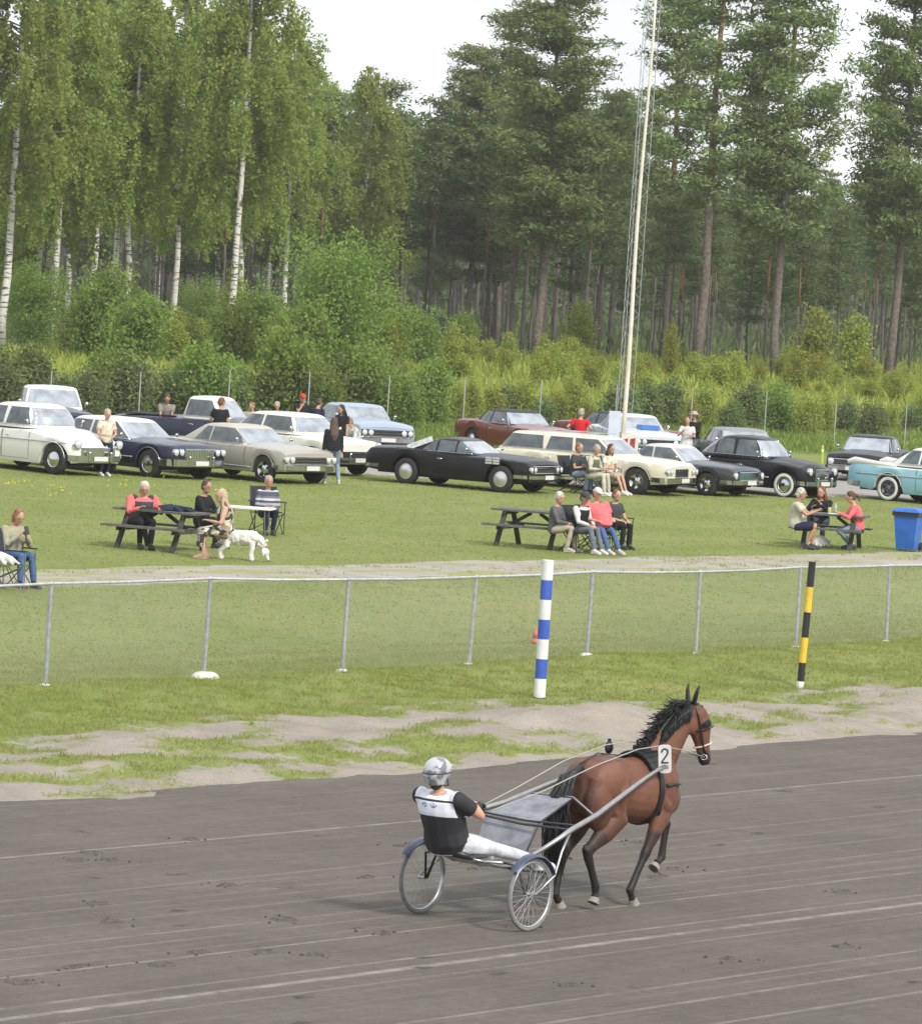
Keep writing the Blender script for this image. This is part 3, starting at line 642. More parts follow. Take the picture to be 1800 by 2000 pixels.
def person(label, loc, head_dir, pelvis=(0, 0, .93), lean=0.0, feet=None, hands=None, look=(0, 0), sc=1.0, w=1.1, belly=0.0, skin=SKIN, hair='brown', style='short',
           top=GREYC, sleeve='short', vest=None, bottom=DENIM, legs='long', shoe=DARKSHOE, hatm=None, vox=.017, sidelean=0.0, name='person', knee=(0, 1, .25), elbow=None, group=None, face=True, cat='person'):
    root = thing(name, label, cat, loc, -math.radians(head_dir), group)
    P = Vector(pelvis); D = Vector((math.sin(sidelean), math.sin(lean), math.cos(lean))).normalized(); X = (Vector((1, 0, 0))-D*D.x).normalized(); F = D.cross(X)*-1 if D.cross(X).y < 0 else D.cross(X)
    F = Vector((0, 1, 0))-D*D.y; F.normalize(); sit = P.z < .8
    feet = feet or ([(-.11, .42, .07), (.11, .42, .07)] if sit else [(-.11, -.02, .07), (.11, .04, .07)])
    hands = hands or ([(-.14, .34, P.z+.16), (.14, .34, P.z+.16)] if sit else [(-.25, .06, .80), (.25, .06, .80)])
    Nk = P+D*.49
    def T(k, x=0, y=0): return P+D*k+X*x+F*y
    def torso(mb, o, top_k=.50, lo=-.07):
        ks = [(-.08, .150, .105, 0), (0, .168, .120, 0), (.12, .150, .112+belly*.8, belly*.6), (.24, .158, .115+belly*.5, belly*.35), (.35, .172, .112, 0), (.43, .165, .092, 0), (.475, .105, .068, 0), (.51, .058, .056, 0)]
        ks = [k for k in ks if lo <= k[0] <= top_k]
        mb.tube([T(k, 0, y) for k, a, b, y in ks], [((a*w+o), (b*w+o)) for k, a, b, y in ks], 14, ref=X)
    sh = [T(.425, -.165*w), T(.425, .165*w)]; hp = [T(-.02, -.09*w), T(-.02, .09*w)]
    arms = []; lg = []
    for i in (0, 1):
        sgn = -1 if i == 0 else 1; el = elbow[i] if elbow else (sgn*.7, -.5, -.7)
        e, h = ik(sh[i], hands[i], .29, .26, el); arms.append((sh[i], e, h))
        k, a = ik(hp[i], Vector(feet[i])+Vector((0, -.02, .03)), .43, .43, knee); lg.append((hp[i], k, a))
    # head frame
    Hc = Nk + D*.075 + Vector((0, .02, 0)); R_ = Matrix.Rotation(-math.radians(look[0]), 3, 'Z') @ Matrix.Rotation(-math.radians(look[1]), 3, 'X') @ Matrix.Rotation(-lean*.35, 3, 'X')
    hc = Hc + R_ @ Vector((0, .015, .105))
    hk_ = 1.0 if style == 'helmet' else 1.10
    def Hd(x, y, z): return hc + R_ @ Vector((x*hk_, y*hk_, z*hk_))
    b = MB(); torso(b, -.008); b.cap(T(.46), Hd(0, -.01, -.06), .052, .050)
    b.ell(Hd(0, 0, .015), (.074*hk_, .092*hk_, .104*hk_), 14, 10, rot=R_); b.ell(Hd(0, .022, -.055), (.055*hk_, .066*hk_, .062*hk_), 12, 8, rot=R_)
    b.cap(Hd(0, .085, .01), Hd(0, .104, -.022), .010, .014, 8); b.ell(Hd(0, .085, .035), (.05, .014, .012), 8, 6, rot=R_); b.ell(Hd(0, .082, -.062), (.024, .012, .010), 8, 6, rot=R_)
    for sg in (-1, 1): b.ell(Hd(sg*.078, -.005, -.005), (.012, .024, .034), 8, 6, rot=R_)
    for i, (s_, e, h) in enumerate(arms):
        b.tube([s_, (s_+e)/2, e, (e+h)/2, h], [.050*w, .046*w, .038, .036, .026], 10); b.ell(s_, .054*w); b.ell(e, .038)
        d = (h-e).normalized(); q = d.cross(Vector((0, 0, 1)))
        q = (q if q.length > .2 else Vector((1, 0, 0))).normalized(); nrm = q.cross(d); pc = h+d*.045
        b.tube([h, pc, h+d*.09], [(.028, .02), (.042, .017), (.040, .014)], 10, ref=q)
        for f in range(4):
            o = h+d*.085+q*((f-1.5)*.020); l = (.058, .068, .064, .050)[f]; m_ = o+d*l*.55-nrm*.008; b.tube([o, m_, o+d*l*.85-nrm*.035], [.0105, .0095, .008], 6)
        sg = 1 if i == 0 else -1; b.tube([h+d*.02+q*sg*.03, h+d*.055+q*sg*.052, h+d*.085+q*sg*.055-nrm*.015], [.013, .011, .009], 6)
    for h, k, a in lg: b.tube([h, (h+k)/2, k, (k*2+a)/3, a], [.082*w, .070*w, .052, .050, .034], 10); b.ell(k, .052); b.cap(a, a+Vector((0, .10, -.045)), .036, .026)
    body = remesh(b, 'body', skin, vox, 3, root)
    if face:
        m = MB()
        for sg in (-1, 1): m.ell(Hd(sg*.030, .088, .012), (.011, .006, .006), 8, 6, rot=R_)
        m.build('eyes', EYE, root, True)
    # clothing
    c = MB(); torso(c, .020, .475, -.09 if legs != 'dress' else -.02)
    for i, (s_, e, h) in enumerate(arms):
        if sleeve == 'none': continue
        c.ell(s_, .066*w)
        if sleeve == 'short': q = s_*.38+e*.62; c.tube([s_, q], [.064*w, .060*w], 12)
        else: hh = e*.08+h*.92; c.tube([s_, (s_+e)/2, e, (e+hh)/2, hh], [.062*w, .058*w, .050, .046, .036], 12); c.ell(e, .050)
    if legs == 'dress':
        ka = (lg[0][1]+lg[1][1])/2; mid = (P+ka)/2; c.tube([T(.06), P, mid, ka+Vector((0, .02, -.02)), ka+Vector((0, .03, -.30))], [(.16*w, .13*w), (.19*w, .15), (.20, .13), (.19, .11), (.17, .08)], 14, ref=X)
    remesh(c, 'dress' if legs == 'dress' else 'shirt', top, vox, 2, root)
    if vest:
        c = MB(); torso(c, .024, .47, .0); [c.ell(s_+Vector((-.03 if i_ == 0 else .03, 0, 0))*0+(Nk-s_)*.25, .060*w) for i_, (s_, e, h) in enumerate(arms)]; remesh(c, 'vest', vest, vox, 2, root)
    if legs != 'dress':
        c = MB(); c.tube([T(.07), T(0), T(-.09)], [(.155*w, .115*w), (.170*w, .125*w), (.160*w, .120*w)], 14, ref=X)
        for h, k, a in lg:
            if legs == 'long': c.tube([h, (h+k)/2, k, (k+a)/2, a+(k-a)*.02], [.096*w, .084*w, .066, .062, .052], 12); c.ell(k, .066)
            else: c.tube([h, (h+k)/2, k+(h-k)*.05], [.098*w, .090*w, .084], 12)
        remesh(c, 'trousers' if legs == 'long' else 'shorts', bottom, vox, 2, root)
    for i, (h, k, a) in enumerate(lg):
        c = MB(); f = Vector(feet[i]); fw = Vector((0, 1, 0)); c.tube([f+Vector((0, -.09, -.01)), f+Vector((0, -.03, .0)), f+Vector((0, .07, -.02)), f+Vector((0, .155, -.035)), f+Vector((0, .185, -.04))], [(.028, .045), (.040, .062), (.046, .046), (.042, .034), (.02, .02)], 10, ref=(1, 0, 0)); c.cap(a, f+Vector((0, -.02, 0)), .044, .040)
        c.box(f+Vector((0, .045, -.058)), (.085, .27, .02)); remesh(c, 'shoe', shoe, .014, 1, root)
    # hair
    if style != 'bald' and style != 'helmet':
        c = MB(); c.ell(Hd(0, -.020, .032), (.084*hk_, .094*hk_, .098*hk_), 14, 10, rot=R_); c.ell(Hd(0, -.045, -.012), (.080*hk_, .066*hk_, .080*hk_), 12, 8, rot=R_)
        if style in ('bob', 'long'):
            for sg in (-1, 1): c.cap(Hd(sg*.070, -.01, .02), Hd(sg*.075, -.01, -.085), .026, .024)
            c.cap(Hd(0, -.055, 0), Hd(0, -.06, -.10), .072, .06)
        if style == 'long': c.tube([Hd(0, -.06, -.02), Hd(0, -.075, -.14), T(.34, 0, -.145), T(.20, 0, -.15)], [(.085, .05), (.105, .045), (.11, .035), (.05, .02)], 12, ref=X); [c.cap(Hd(sg*.075, 0, -.06), T(.36, sg*.09, .03), .03, .018) for sg in (-1, 1)]
        if style == 'pony': c.tube([Hd(0, -.10, .03), Hd(0, -.15, -.03), Hd(0, -.15, -.16)], [.03, .035, .012], 8)
        if style == 'bun': c.ell(Hd(0, -.09, .09), .045)
        for q in range(9): c.ell(Hd(.06*math.cos(q*2.1), -.02+.06*math.sin(q*2.1), .095-.02*(q % 3)), .028, 8, 6)
        remesh(c, 'hair', HAIRC[hair], .013, 1, root)
    if hatm:
        c = MB(); c.ell(Hd(0, -.005, .055), (.100, .114, .084), 16, 8, rot=R_)
        if hatm[1] == 'cap': c.tube([Hd(0, .07, .045), Hd(0, .13, .035), Hd(0, .165, .025)], [(.07, .012), (.065, .010), (.03, .008)], 10, ref=R_ @ Vector((1, 0, 0)))
        else: c.lathe([(0, .0), (.19, .0), (.19, .014), (0, .014)], 20, Hd(0, 0, .03)); 
        remesh(c, 'hat', hatm[0], .013, 1, root)
    root.scale = (sc, sc, sc); return root
def gp(px, py): return at(px, py)
# ------------------------------------------------------------------ fences, poles, mast
GALV = mat('galvanised steel', (.46, .47, .48), .5, .6, var=.25, vs=12); GALV2 = mat('weathered galvanised wire', (.42, .43, .43), .6, .3, var=.2)
STONE = mat('pale concrete footing', (.62, .60, .55), .9, var=.2, vs=14, bump=.6, bs=30)
WHITEP = mat('white paint', (.76, .76, .73), .5, var=.16, vs=3); BLUEP = mat('blue paint', (.045, .11, .48), .5, var=.2, vs=6); BLACKP = mat('black paint', (.018, .018, .018), .5); YELLOWP = mat('yellow paint', (.75, .50, .04), .5, var=.15, vs=6)
fpx = [(-980, 1395, 1195), (-580, 1376, 1172), (-215, 1356, 1150), (88, 1340, 1140), (397, 1325, 1130), (668, 1312, 1132), (915, 1298, 1127), (1145, 1280, 1117), (1358, 1277, 1117), (1553, 1264, 1108), (1730, 1253, 1105), (1902, 1240, 1100), (2070, 1234, 1100), (2240, 1228, 1098), (2420, 1222, 1097)]
ftx = [-965, -565, -200, 100, 411, 681, 930, 1157, 1367, 1563, 1737, 1905, 2077, 2247, 2427]
fo = gp(915, 1298); fence = thing('chain_link_fence', 'low galvanised chain link fence with top rail running along the racetrack verge', 'fence', fo)
tops = []; bases = []
for (px, py, ty), tx in zip(fpx, ftx):
    b = gp(px, py); t = at_depth(tx, ty, b.y-.01); bases.append(b-fo); tops.append(t-fo)
    m = MB(); m.tube([b-fo-Vector((0, 0, .1)), t-fo], .032, 10); m.ell(t-fo, .037, 10, 6); m.build('post', GALV, fence, 40)
    m = MB(); k = 1.9 if px == 397 else (1.0 if px in (668, 1145) else .8)
    for q in range(3): m.ell(b-fo+Vector((.03*q*k-.03, -.03+.02*q, -.02)), (.085*k, .075*k, .065*k), 10, 6)
    remesh(m, 'footing', STONE, .025, 1, fence)
m = MB()
for a, b in zip(tops[:-1], tops[1:]): m.tube([a, (a+b)/2-Vector((0, 0, .012)), b], .019, 8, caps=False)
m.build('top_rail', mat('pale zinc rail', (.52, .53, .55), .45, .3, var=.2), fence, True)
m = MB()
for (a, b, c, d) in zip(bases[:-1], tops[:-1], bases[1:], tops[1:]):
    L_ = (c-a).length; n = int(L_/.05); hn = int((b-a).length/.05)
    def q(u, v): return (a*(1-u)+c*u)*(1-v)+(b*(1-u)+d*u)*v + Vector((0, 0, .03*(1-v)))
    for i in range(-hn, n):
        u0, v0 = max(0, i)/n, max(0, -i)/hn; u1, v1 = min(n, i+hn)/n, min(hn, n-i)/hn
        for f in (0, 1):
            A = q(u0, v0) if not f else q(1-u0, v0); B = q(u1, v1) if not f else q(1-u1, v1)
            A = A+Vector((0, .003*f, 0)); m.tube([A, B], .0009, 3, caps=False)
m.build('netting', GALV2, fence)

def ringpole(name, label, px, py, tx, ty, r, cols, mats):
    b = gp(px, py); t = at_depth(tx, ty, b.y-.01); root = thing(name, label, 'marker pole', b); m = MB(); n = len(cols)
    d = t-b; pts = []; 
    for i, c in enumerate(cols):
        u0, u1 = i/n, (i+1)/n; m.tube([d*u0-(Vector((0, 0, .15)) if i == 0 else Vector()), d*u1], r, 18, mi=c, caps=(i in (0, n-1)))
    m.build('post', mats, root, 40); return root
rp = ringpole('striped_pole', 'round post painted in blue and white bands beside the track verge', 1053, 1364, 1070, 1094, .083, [1, 0, 1, 0, 1, 0, 1], [BLUEP, WHITEP])
m = MB(); m.ell((0, 0, .0), (.10, .09, .04)); m.build('base_plate', mat('rusty soil steel', (.10, .09, .085), .8), rp, True)
yp = ringpole('striped_pole', 'slim post painted in black and yellow bands near the right edge', 1562, 1336, 1586, 1097, .055, [0, 1, 0, 1, 0], [BLACKP, YELLOWP])
m = MB(); m.tube([(0, 0, -.02), (.004, 0, .10)], .058, 16); m.build('base_sleeve', WHITEP, yp, 40)
# small red thing on the grass behind the blue and white post
m = MB(); m.cap((0, 0, .1), (0, 0, .22), .05, .04); m.box((0, 0, .04), (.12, .1, .08)); o = tag(m.build('marker_cone', mat('faded red plastic', (.50, .12, .08), .6), None, True), 'small faded red marker half hidden behind the blue and white post', 'marker'); o.location = gp(1045, 1258)

# tall fence at the lot's far side
tf_px = [(-500, 0, 700), (-300, 0, 710), (-110, 0, 720), (97, 842, 725), (271, 0, 727), (445, 848, 722), (601, 0, 727), (757, 850, 733), (905, 0, 738), (1054, 0, 742), (1202, 0, 750), (1350, 866, 757), (1495, 868, 765), (1632, 872, 808), (1770, 878, 790), (1910, 884, 800), (2080, 0, 806), (2260, 0, 812), (2450, 0, 818)]
def fence_y(px): return 146 + (px-97)/(1632-97)*27
to = Vector((0, 160, .5)); tf = thing('tall_wire_fence', 'tall thin wire fence with galvanised posts between the parked cars and the thicket', 'fence', to); tb = []; tt = []
for px, _, ty in tf_px:
    y = fence_y(px); p = at_depth(px, 800, y); b = Vector((p.x, p.y, .48))-to; t = at_depth(px+5, ty, y)-to; t.x = b.x; h = max(1.7, min(2.2, t.z-b.z)); t = b+Vector((0, 0, h)); tb.append(b); tt.append(t)
    m = MB(); m.tube([b-Vector((0, 0, .1)), t], .019, 8); m.build('post', GALV2, tf, 40)
m = MB()
for (a, b, c, d) in zip(tb[:-1], tt[:-1], tb[1:], tt[1:]):
    n = int((c-a).length/.10)
    for i in range(n+1):
        u = i/n; m.tube([a*(1-u)+c*u, b*(1-u)+d*u], .0005, 3, caps=False)
    for j in range(13):
        v = j/12; m.tube([a*(1-v)+b*v, c*(1-v)+d*v], .0007 if j < 12 else .002, 3, caps=False)
m.build('netting', GALV2, tf)

# white flag pole and the lattice mast behind it
pb = gp(1211, 902); ptop = at_depth(1281, -30, pb.y); fl = thing('flag_pole', 'very tall white pole rising past the top of the photo', 'pole', pb)
m = MB(); d = ptop-pb; m.tube([d*(i/10)+Vector((.03*math.sin(i*.9), 0, 0)) for i in range(11)], [.075-.004*i for i in range(11)], 12); m.build('shaft', mat('aged white pole paint', (.70, .66, .56), .5, var=.15, vs=3), fl, True)
m = MB(); m.box((0, 0, .15), (.30, .30, .3)); m.build('base_block', STONE, fl)
mb_ = at_depth(1213, 850, 158); mb_.z = .45; mast = thing('lattice_mast', 'slim triangular steel lattice mast standing behind the white pole', 'mast', mb_)
mt = at_depth(1274, -30, 158); H = mt.z-.45; dx = (mt.x-mb_.x); R3 = .30; m = MB(); corner = [Vector((R3*math.cos(a), R3*math.sin(a), 0)) for a in (math.pi/2+.3, math.pi/2+.3+2.094, math.pi/2+.3+4.189)]
ax = lambda z: Vector((dx*z/H, 0, z))
for c in corner: m.tube([ax(0)+c, ax(H)+c], .011, 6)
m.build('leg_tubes', GALV2, mast); m = MB(); st = .50; k = 0; z = 0
while z+st < H:
    for i in range(3):
        a, b = corner[i], corner[(i+1) % 3]
        if k % 2: a, b = b, a
        m.tube([ax(z)+a, ax(z+st)+b], .006, 4, caps=False)
    z += st; k += 1
m.build('lattice_bracing', GALV2, mast)

# white sign pillar and the small red lettered board beside the pole
sp_ = gp(1194, 917); s1 = thing('sign_pillar', 'tall narrow white advertising pillar beside the foot of the white pole', 'sign pillar', sp_, math.radians(-12))
m = MB(); m.box((0, 0, .86), (.30, .26, 1.72)); m.build('panel', mat('bluish white board', (.62, .66, .74), .45, var=.08, vs=3), s1)
m = MB(); m.box((0, 0, .02), (.40, .36, .06)); m.build('foot', GALV, s1)
s2p = gp(1226, 920); s2 = thing('small_sign', 'small cream board with red shapes on a post right of the white pole', 'sign', s2p, math.radians(-6))
m = MB(); m.box((0, 0, .76), (.50, .03, .66)); m.build('board', mat('cream board', (.66, .62, .54), .6), s2)
m = MB()
for x, w_, h_ in ((-.13, .12, .40), (.07, .16, .44)): m.slab([(x-w_/2, -.019, .76-h_/2), (x+w_/2, -.019, .76-h_/2+.03), (x+w_/2+.015, -.019, .76+h_/2), (x-w_/2+.02, -.019, .76+h_/2-.03)], .003)
m.build('red_mark', mat('red print', (.42, .05, .04), .6, var=.5, vs=14), s2)
for x in (-.22, .22):
    m = MB(); m.box((x, 0, .17), (.04, .03, .34)); m.build('leg', GALV, s2)
# yellow-green bollard
m = MB(); m.tube([(0, 0, -.05), (0, 0, .55)], .045, 10); m.ell((0, 0, .55), .045, 10, 6); m.tube([(0, 0, .38), (0, 0, .46)], .049, 10, mi=1)
o = tag(m.build('bollard', [mat('yellow green plastic', (.42, .50, .05), .5), WHITEP], None, 40), 'small yellow green bollard at the weedy lot edge', 'bollard'); o.location = gp(1604, 905)

# ------------------------------------------------------------------ picnic tables
WOOD = mat('dark stained planks', (.060, .056, .052), .75, var=.4, vs=9, bump=.5, bs=40); WOODT = mat('greyed plank top', (.125, .118, .110), .8, var=.35, vs=9, bump=.5, bs=40)
def picnic(label, loc, rz, L=1.9):
    """long axis local X"""
    root = thing('picnic_table', label, 'picnic table', loc, rz, 'dark wooden picnic tables on the lawn')
    for i in range(5):
        m = MB(); m.box((0, -.30+.15*i, .74), (L, .14, .04)); m.build('table_plank', WOODT, root)
    for s in (-1, 1):
        for j in (0, 1):
            m = MB(); m.box((0, s*(.62+.15*j), .44), (L, .14, .04)); m.build('seat_plank', WOODT if j else WOOD, root)
    for x in (-L*.34, L*.34):
        for s in (-1, 1):
            m = MB(); m.bar((x, s*.66, -.02), (x, s*.22, .72), .045, .10, up=(1, 0, 0)); m.build('leg', WOOD, root)
        m = MB(); m.box((x+.045, 0, .395), (.04, 1.52, .10)); m.build('seat_bearer', WOOD, root); m = MB(); m.box((x+.045, 0, .69), (.04, .72, .08)); m.build('top_bearer', WOOD, root)
    m = MB(); m.bar((-L*.34, 0, .40), (-.1, 0, .70), .04, .07); m.bar((L*.34, 0, .40), (.1, 0, .70), .04, .07); m.build('brace', WOOD, root)
    return root
CHB = mat('black camp chair fabric', (.022, .024, .032), .85, bump=.4, bs=30); CHF = mat('chair tube', (.25, .25, .26), .4, .7); CHD = mat('dark chair tube', (.04, .04, .042), .5, .3)
def camp_chair(label, loc, head, frame=CHD, fabric=CHB, group='black folding camp chairs'):
    root = thing('camp_chair', label, 'camp chair', loc, -math.radians(head), group)
    m = MB(); m.slab([(-.27, -.20, .42), (.27, -.20, .42), (.27, .28, .46), (-.27, .28, .46)], .02); m.build('seat', fabric, root)
    m = MB(); m.slab([(-.27, -.22, .46), (-.27, -.36, .95), (.27, -.36, .95), (.27, -.22, .46)], .02); m.build('backrest', fabric, root)
    for s in (-1, 1):
        m = MB(); m.bar((s*.31, -.26, .64), (s*.31, .30, .66), .07, .02); m.build('armrest', fabric, root)
        for a, b in (((s*.29, -.28, 0), (s*.29, .28, .44)), ((s*.29, .30, 0), (s*.29, -.24, .46)), ((s*.29, -.22, .44), (s*.28, -.37, .96)), ((s*.31, .29, .0), (s*.31, .29, .65))):
            m = MB(); m.tube([a, b], .011, 6); m.build('leg', frame, root)
    m = MB(); m.tube([(-.29, -.28, .02), (.29, .28, .42)], .009, 6); m.tube([(.29, -.275, .02), (-.29, .285, .42)], .009, 6); m.build('crossbars', frame, root)
    return root
t1 = picnic('picnic table at left with blue cloths on top and the white dog beside it', gp(312, 1073), math.radians(-24), 1.75)
t2 = picnic('picnic table in the middle whose far bench carries the beige trousered sitter', gp(1042, 1068), math.radians(-22), 1.75)
t3 = picnic('picnic table at right beside the blue wheelie bin', gp(1622, 1070), math.radians(-14), 1.55)
# ------------------------------------------------------------------ horse, harness, sulky, driver
HH = 37.3; _fv = TD; _rv = Vector((TD.y, -TD.x, 0))
rfh = on_plane(1235, 1769, 0); HO = rfh - _rv*.14 - _fv*.07; HO.z = 0; HRZ = -math.radians(HH)
def m_coat():
    m, N, L, b = node_mat('bay coat'); tc = N.new('ShaderNodeTexCoord'); at_ = N.new('ShaderNodeAttribute'); at_.attribute_name = 'dark'
    c = mixc(N, L, nz(N, L, tc.outputs['Object'], 2.2, 4, .5, .3, .7), (.115, .046, .028), (.195, .088, .055))
    c = mixc(N, L, mth(N, L, 'MULTIPLY', nz(N, L, tc.outputs['Object'], 40, 2, .6, .4, .7), .25), c, (.10, .035, .018))
    k = mth(N, L, 'ADD', at_.outputs['Fac'], mth(N, L, 'MULTIPLY', mth(N, L, 'SUBTRACT', nz(N, L, tc.outputs['Object'], 9, 3, .6, .2, .8), .5), .18))
    L.new(mixc(N, L, k, c, (.020, .016, .015)), b.inputs['Base Color']); b.inputs['Roughness'].default_value = .56; b.inputs['Specular IOR Level'].default_value = .35
    h_ = mth(N, L, 'ADD', mth(N, L, 'MULTIPLY', nz(N, L, tc.outputs['Object'], 60, 3, .6, 0, 1), .12), nz(N, L, tc.outputs['Object'], 7, 3, .5, 0, 1)); bumpn(N, L, h_, b, .5, .02); return m
COAT = m_coat(); HOOF = mat('hoof horn', (.30, .27, .23), .6, var=.3, vs=20); HAIRB = mat('black horse hair', (.016, .016, .019), .5, var=.3, vs=30, bump=.8, bs=60)
LEATHER = mat('black harness leather', (.014, .014, .016), .4); GUNM = mat('brushed alloy', (.62, .62, .62), .32, .85, var=.15, vs=20); DARKFR = mat('dark frame paint', (.035, .037, .045), .4, .2)
horse = thing('horse', 'bay trotting horse with black mane and legs pulling the sulky on the track', 'horse', HO, HRZ)
hm = MB()
trunk = [(-.84, 1.20, .07, .12), (-.79, 1.19, .17, .22), (-.70, 1.19, .245, .29), (-.56, 1.21, .285, .325), (-.40, 1.22, .290, .325), (-.22, 1.19, .270, .315), (-.02, 1.16, .280, .325), (.18, 1.155, .280, .345), (.36, 1.18, .262, .365), (.50, 1.20, .235, .350), (.62, 1.17, .215, .30), (.72, 1.15, .170, .225), (.79, 1.14, .09, .13)]
hm.tube([(0, y, z) for y, z, a, b in trunk], [(a, b) for y, z, a, b in trunk], 22, ref=(1, 0, 0))
# back muscles, quarters, shoulder, breast
for s in (-1, 1):
    hm.tube([(s*.20, -.30, 1.34), (s*.245, -.42, 1.18), (s*.215, -.40, 1.0)], [.07, .09, .07], 10); hm.tube([(s*.15, -.72, 1.34), (s*.165, -.74, 1.12), (s*.15, -.66, .96)], [.08, .095, .07], 10); hm.tube([(s*.16, .30, 1.36), (s*.20, .42, 1.24), (s*.185, .56, 1.10)], [.05, .065, .05], 10); hm.tube([(s*.19, .36, 1.10), (s*.20, .44, 1.0), (s*.17, .50, .92)], [.07, .08, .06], 10)
    hm.ell((s*.135, -.50, 1.24), (.165, .30, .27), 16, 12); hm.ell((s*.155, -.66, 1.08), (.135, .19, .28), 16, 12); hm.ell((s*.15, .47, 1.12), (.115, .20, .31), 16, 12); hm.ell((s*.10, .66, 1.06), (.11, .13, .17), 14, 10)
neck = [((0, .38, 1.32), .16, .28), ((.005, .54, 1.45), .145, .265), ((.012, .68, 1.60), .118, .225), ((.03, .81, 1.75), .096, .185), ((.045, .92, 1.86), .084, .150), ((.055, .99, 1.93), .074, .12)]
hm.tube([p for p, a, b in neck], [(a, b) for p, a, b in neck], 18, ref=(1, 0, 0))
# head hangs nearly upright, turned a little to the right
HT = math.radians(30); hx = Vector((math.cos(HT), -math.sin(HT), 0)); hf = Vector((math.sin(HT), math.cos(HT), 0))
hd0 = Vector((.06, 1.02, 1.955))
def HP(f, z, x=0): return hd0 + hf*f + hx*x + Vector((0, 0, z))
head = [(.00, .02, .070, .085), (.045, -.06, .088, .125), (.085, -.15, .090, .135), (.115, -.25, .075, .112), (.14, -.36, .058, .082), (.165, -.46, .053, .070), (.18, -.53, .057, .068), (.19, -.575, .04, .045)]
hm.tube([HP(f, z) for f, z, a, b in head], [(a, b) for f, z, a, b in head], 16, ref=hx)
for s in (-1, 1):
    hm.ell(HP(.005, -.17, s*.05), (.045, .085, .10), 12, 8); hm.ell(HP(.125, -.135, s*.070), (.024, .035, .030), 10, 8)
    hm.tube([HP(-.02, .03, s*.055), HP(-.015, .11, s*.085), HP(-.01, .19, s*.115), HP(.01, .265, s*.130)], [(.030, .024), (.040, .024), (.032, .018), (.007, .006)], 10, ref=hx)
def leg(pts): hm.tube([p for p, r in pts], [r for p, r in pts], 14, ref=(1, 0, 0))
def hind(s, st, hk, ft, hf_):
    hip = Vector((s*.13, -.55, 1.20)); st = Vector(st); hk = Vector(hk); ft = Vector(ft); hf_ = Vector(hf_)
    leg([(hip, (.13, .24)), ((hip+st)/2, (.12, .21)), (st, (.105, .160)), (st*.6+hk*.4, (.088, .120)), (st*.22+hk*.78, (.054, .072)), (hk, (.052, .074)), (hk*.85+ft*.15, (.046, .056)), (hk*.5+ft*.5, (.035, .044)), (ft*.85+hk*.15, (.037, .043)), (ft, (.043, .050)), (ft*.4+hf_*.6, (.032, .036)), (hf_+Vector((0, 0, .015)), (.046, .052))])
    hm.ell(hk+Vector((0, -.03, .035)), (.030, .036, .05), 10, 8)
def fore(s, el, kn, ft, hf_):
    sh = Vector((s*.14, .48, 1.12)); el = Vector(el); kn = Vector(kn); ft = Vector(ft); hf_ = Vector(hf_)
    leg([(sh, (.10, .18)), (el, (.085, .125)), (el*.6+kn*.4, (.068, .090)), (el*.2+kn*.8, (.050, .058)), (kn, (.052, .060)), (kn*.8+ft*.2, (.038, .043)), (kn*.4+ft*.6, (.034, .040)), (ft, (.043, .048)), (ft*.4+hf_*.6, (.031, .034)), (hf_+Vector((0, 0, .015)), (.046, .052))])
J = dict(RH=((.175, -.36, .90), (.155, -.80, .60), (.145, -.60, .235), (.145, -.60, .12)), LH=((-.165, -.44, .92), (-.14, -.80, .53), (-.13, -.90, .15), (-.13, -.83, .06)),
         RF=((.165, .43, .88), (.15, .22, .52), (.14, .00, .155), (.14, .06, .06)), LF=((-.155, .56, .90), (-.14, .98, .74), (-.14, .93, .40), (-.14, .84, .33)))
hind(1, *J['RH']); hind(-1, *J['LH']); fore(1, *J['RF']); fore(-1, *J['LF'])
body = remesh(hm, 'body', COAT, .0125, 4, horse)
me = body.data; n = len(me.vertices); co = np.empty(n*3, np.float32); me.vertices.foreach_get('co', co); co = co.reshape(-1, 3); dk = np.zeros(n, np.float32)
def near(a, b):
    a = np.array(a); b = np.array(b); d = b-a; t = np.clip(((co-a)@d)/(d@d), 0, 1); return np.linalg.norm(co-(a+t[:, None]*d), axis=1)
for k, (a, b, c, d) in J.items():
    a_, b_ = Vector(a), Vector(b); st = b_*.62+a_*.38
    for p, q, r in ((st, b, .13), (b, c, .13), (c, d, .12)): dk = np.maximum(dk, np.clip((r-near(p, q))/.04, 0, 1)*(1 if (p is not st) else .8))
mz = np.array(HP(.18, -.54)); dk = np.maximum(dk, np.clip((.15-np.linalg.norm(co-mz, axis=1))/.06, 0, 1)*.9)
for s in (-1, 1): dk = np.maximum(dk, np.clip((.17-near(HP(-.01, .08, s*.06), HP(0, .24, s*.09)))/.05, 0, 1)*(co[:, 2] > hd0.z+.05))
dk = np.maximum(dk, np.clip((co[:, 2]*-1+1.02)/.2, 0, 1)*(np.abs(co[:, 0]) < .14)*(np.abs(co[:, 1]+.1) < .5)*.45)  # belly shade painted into the coat
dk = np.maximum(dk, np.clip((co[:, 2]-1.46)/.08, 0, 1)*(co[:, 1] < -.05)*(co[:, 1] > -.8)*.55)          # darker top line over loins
dk = np.maximum(dk, np.clip((-co[:, 1]-.74)/.1, 0, 1)*(co[:, 2] > .9)*.45)  # shaded rump painted darker into the coat
dk = np.maximum(dk, np.clip((1.12-co[:, 2])/.35, 0, 1)*(co[:, 1] < -.3)*.40)  # shading of the lower hindquarters, likewise painted in
me.attributes.new('dark', 'FLOAT', 'POINT').data.foreach_set('value', dk)
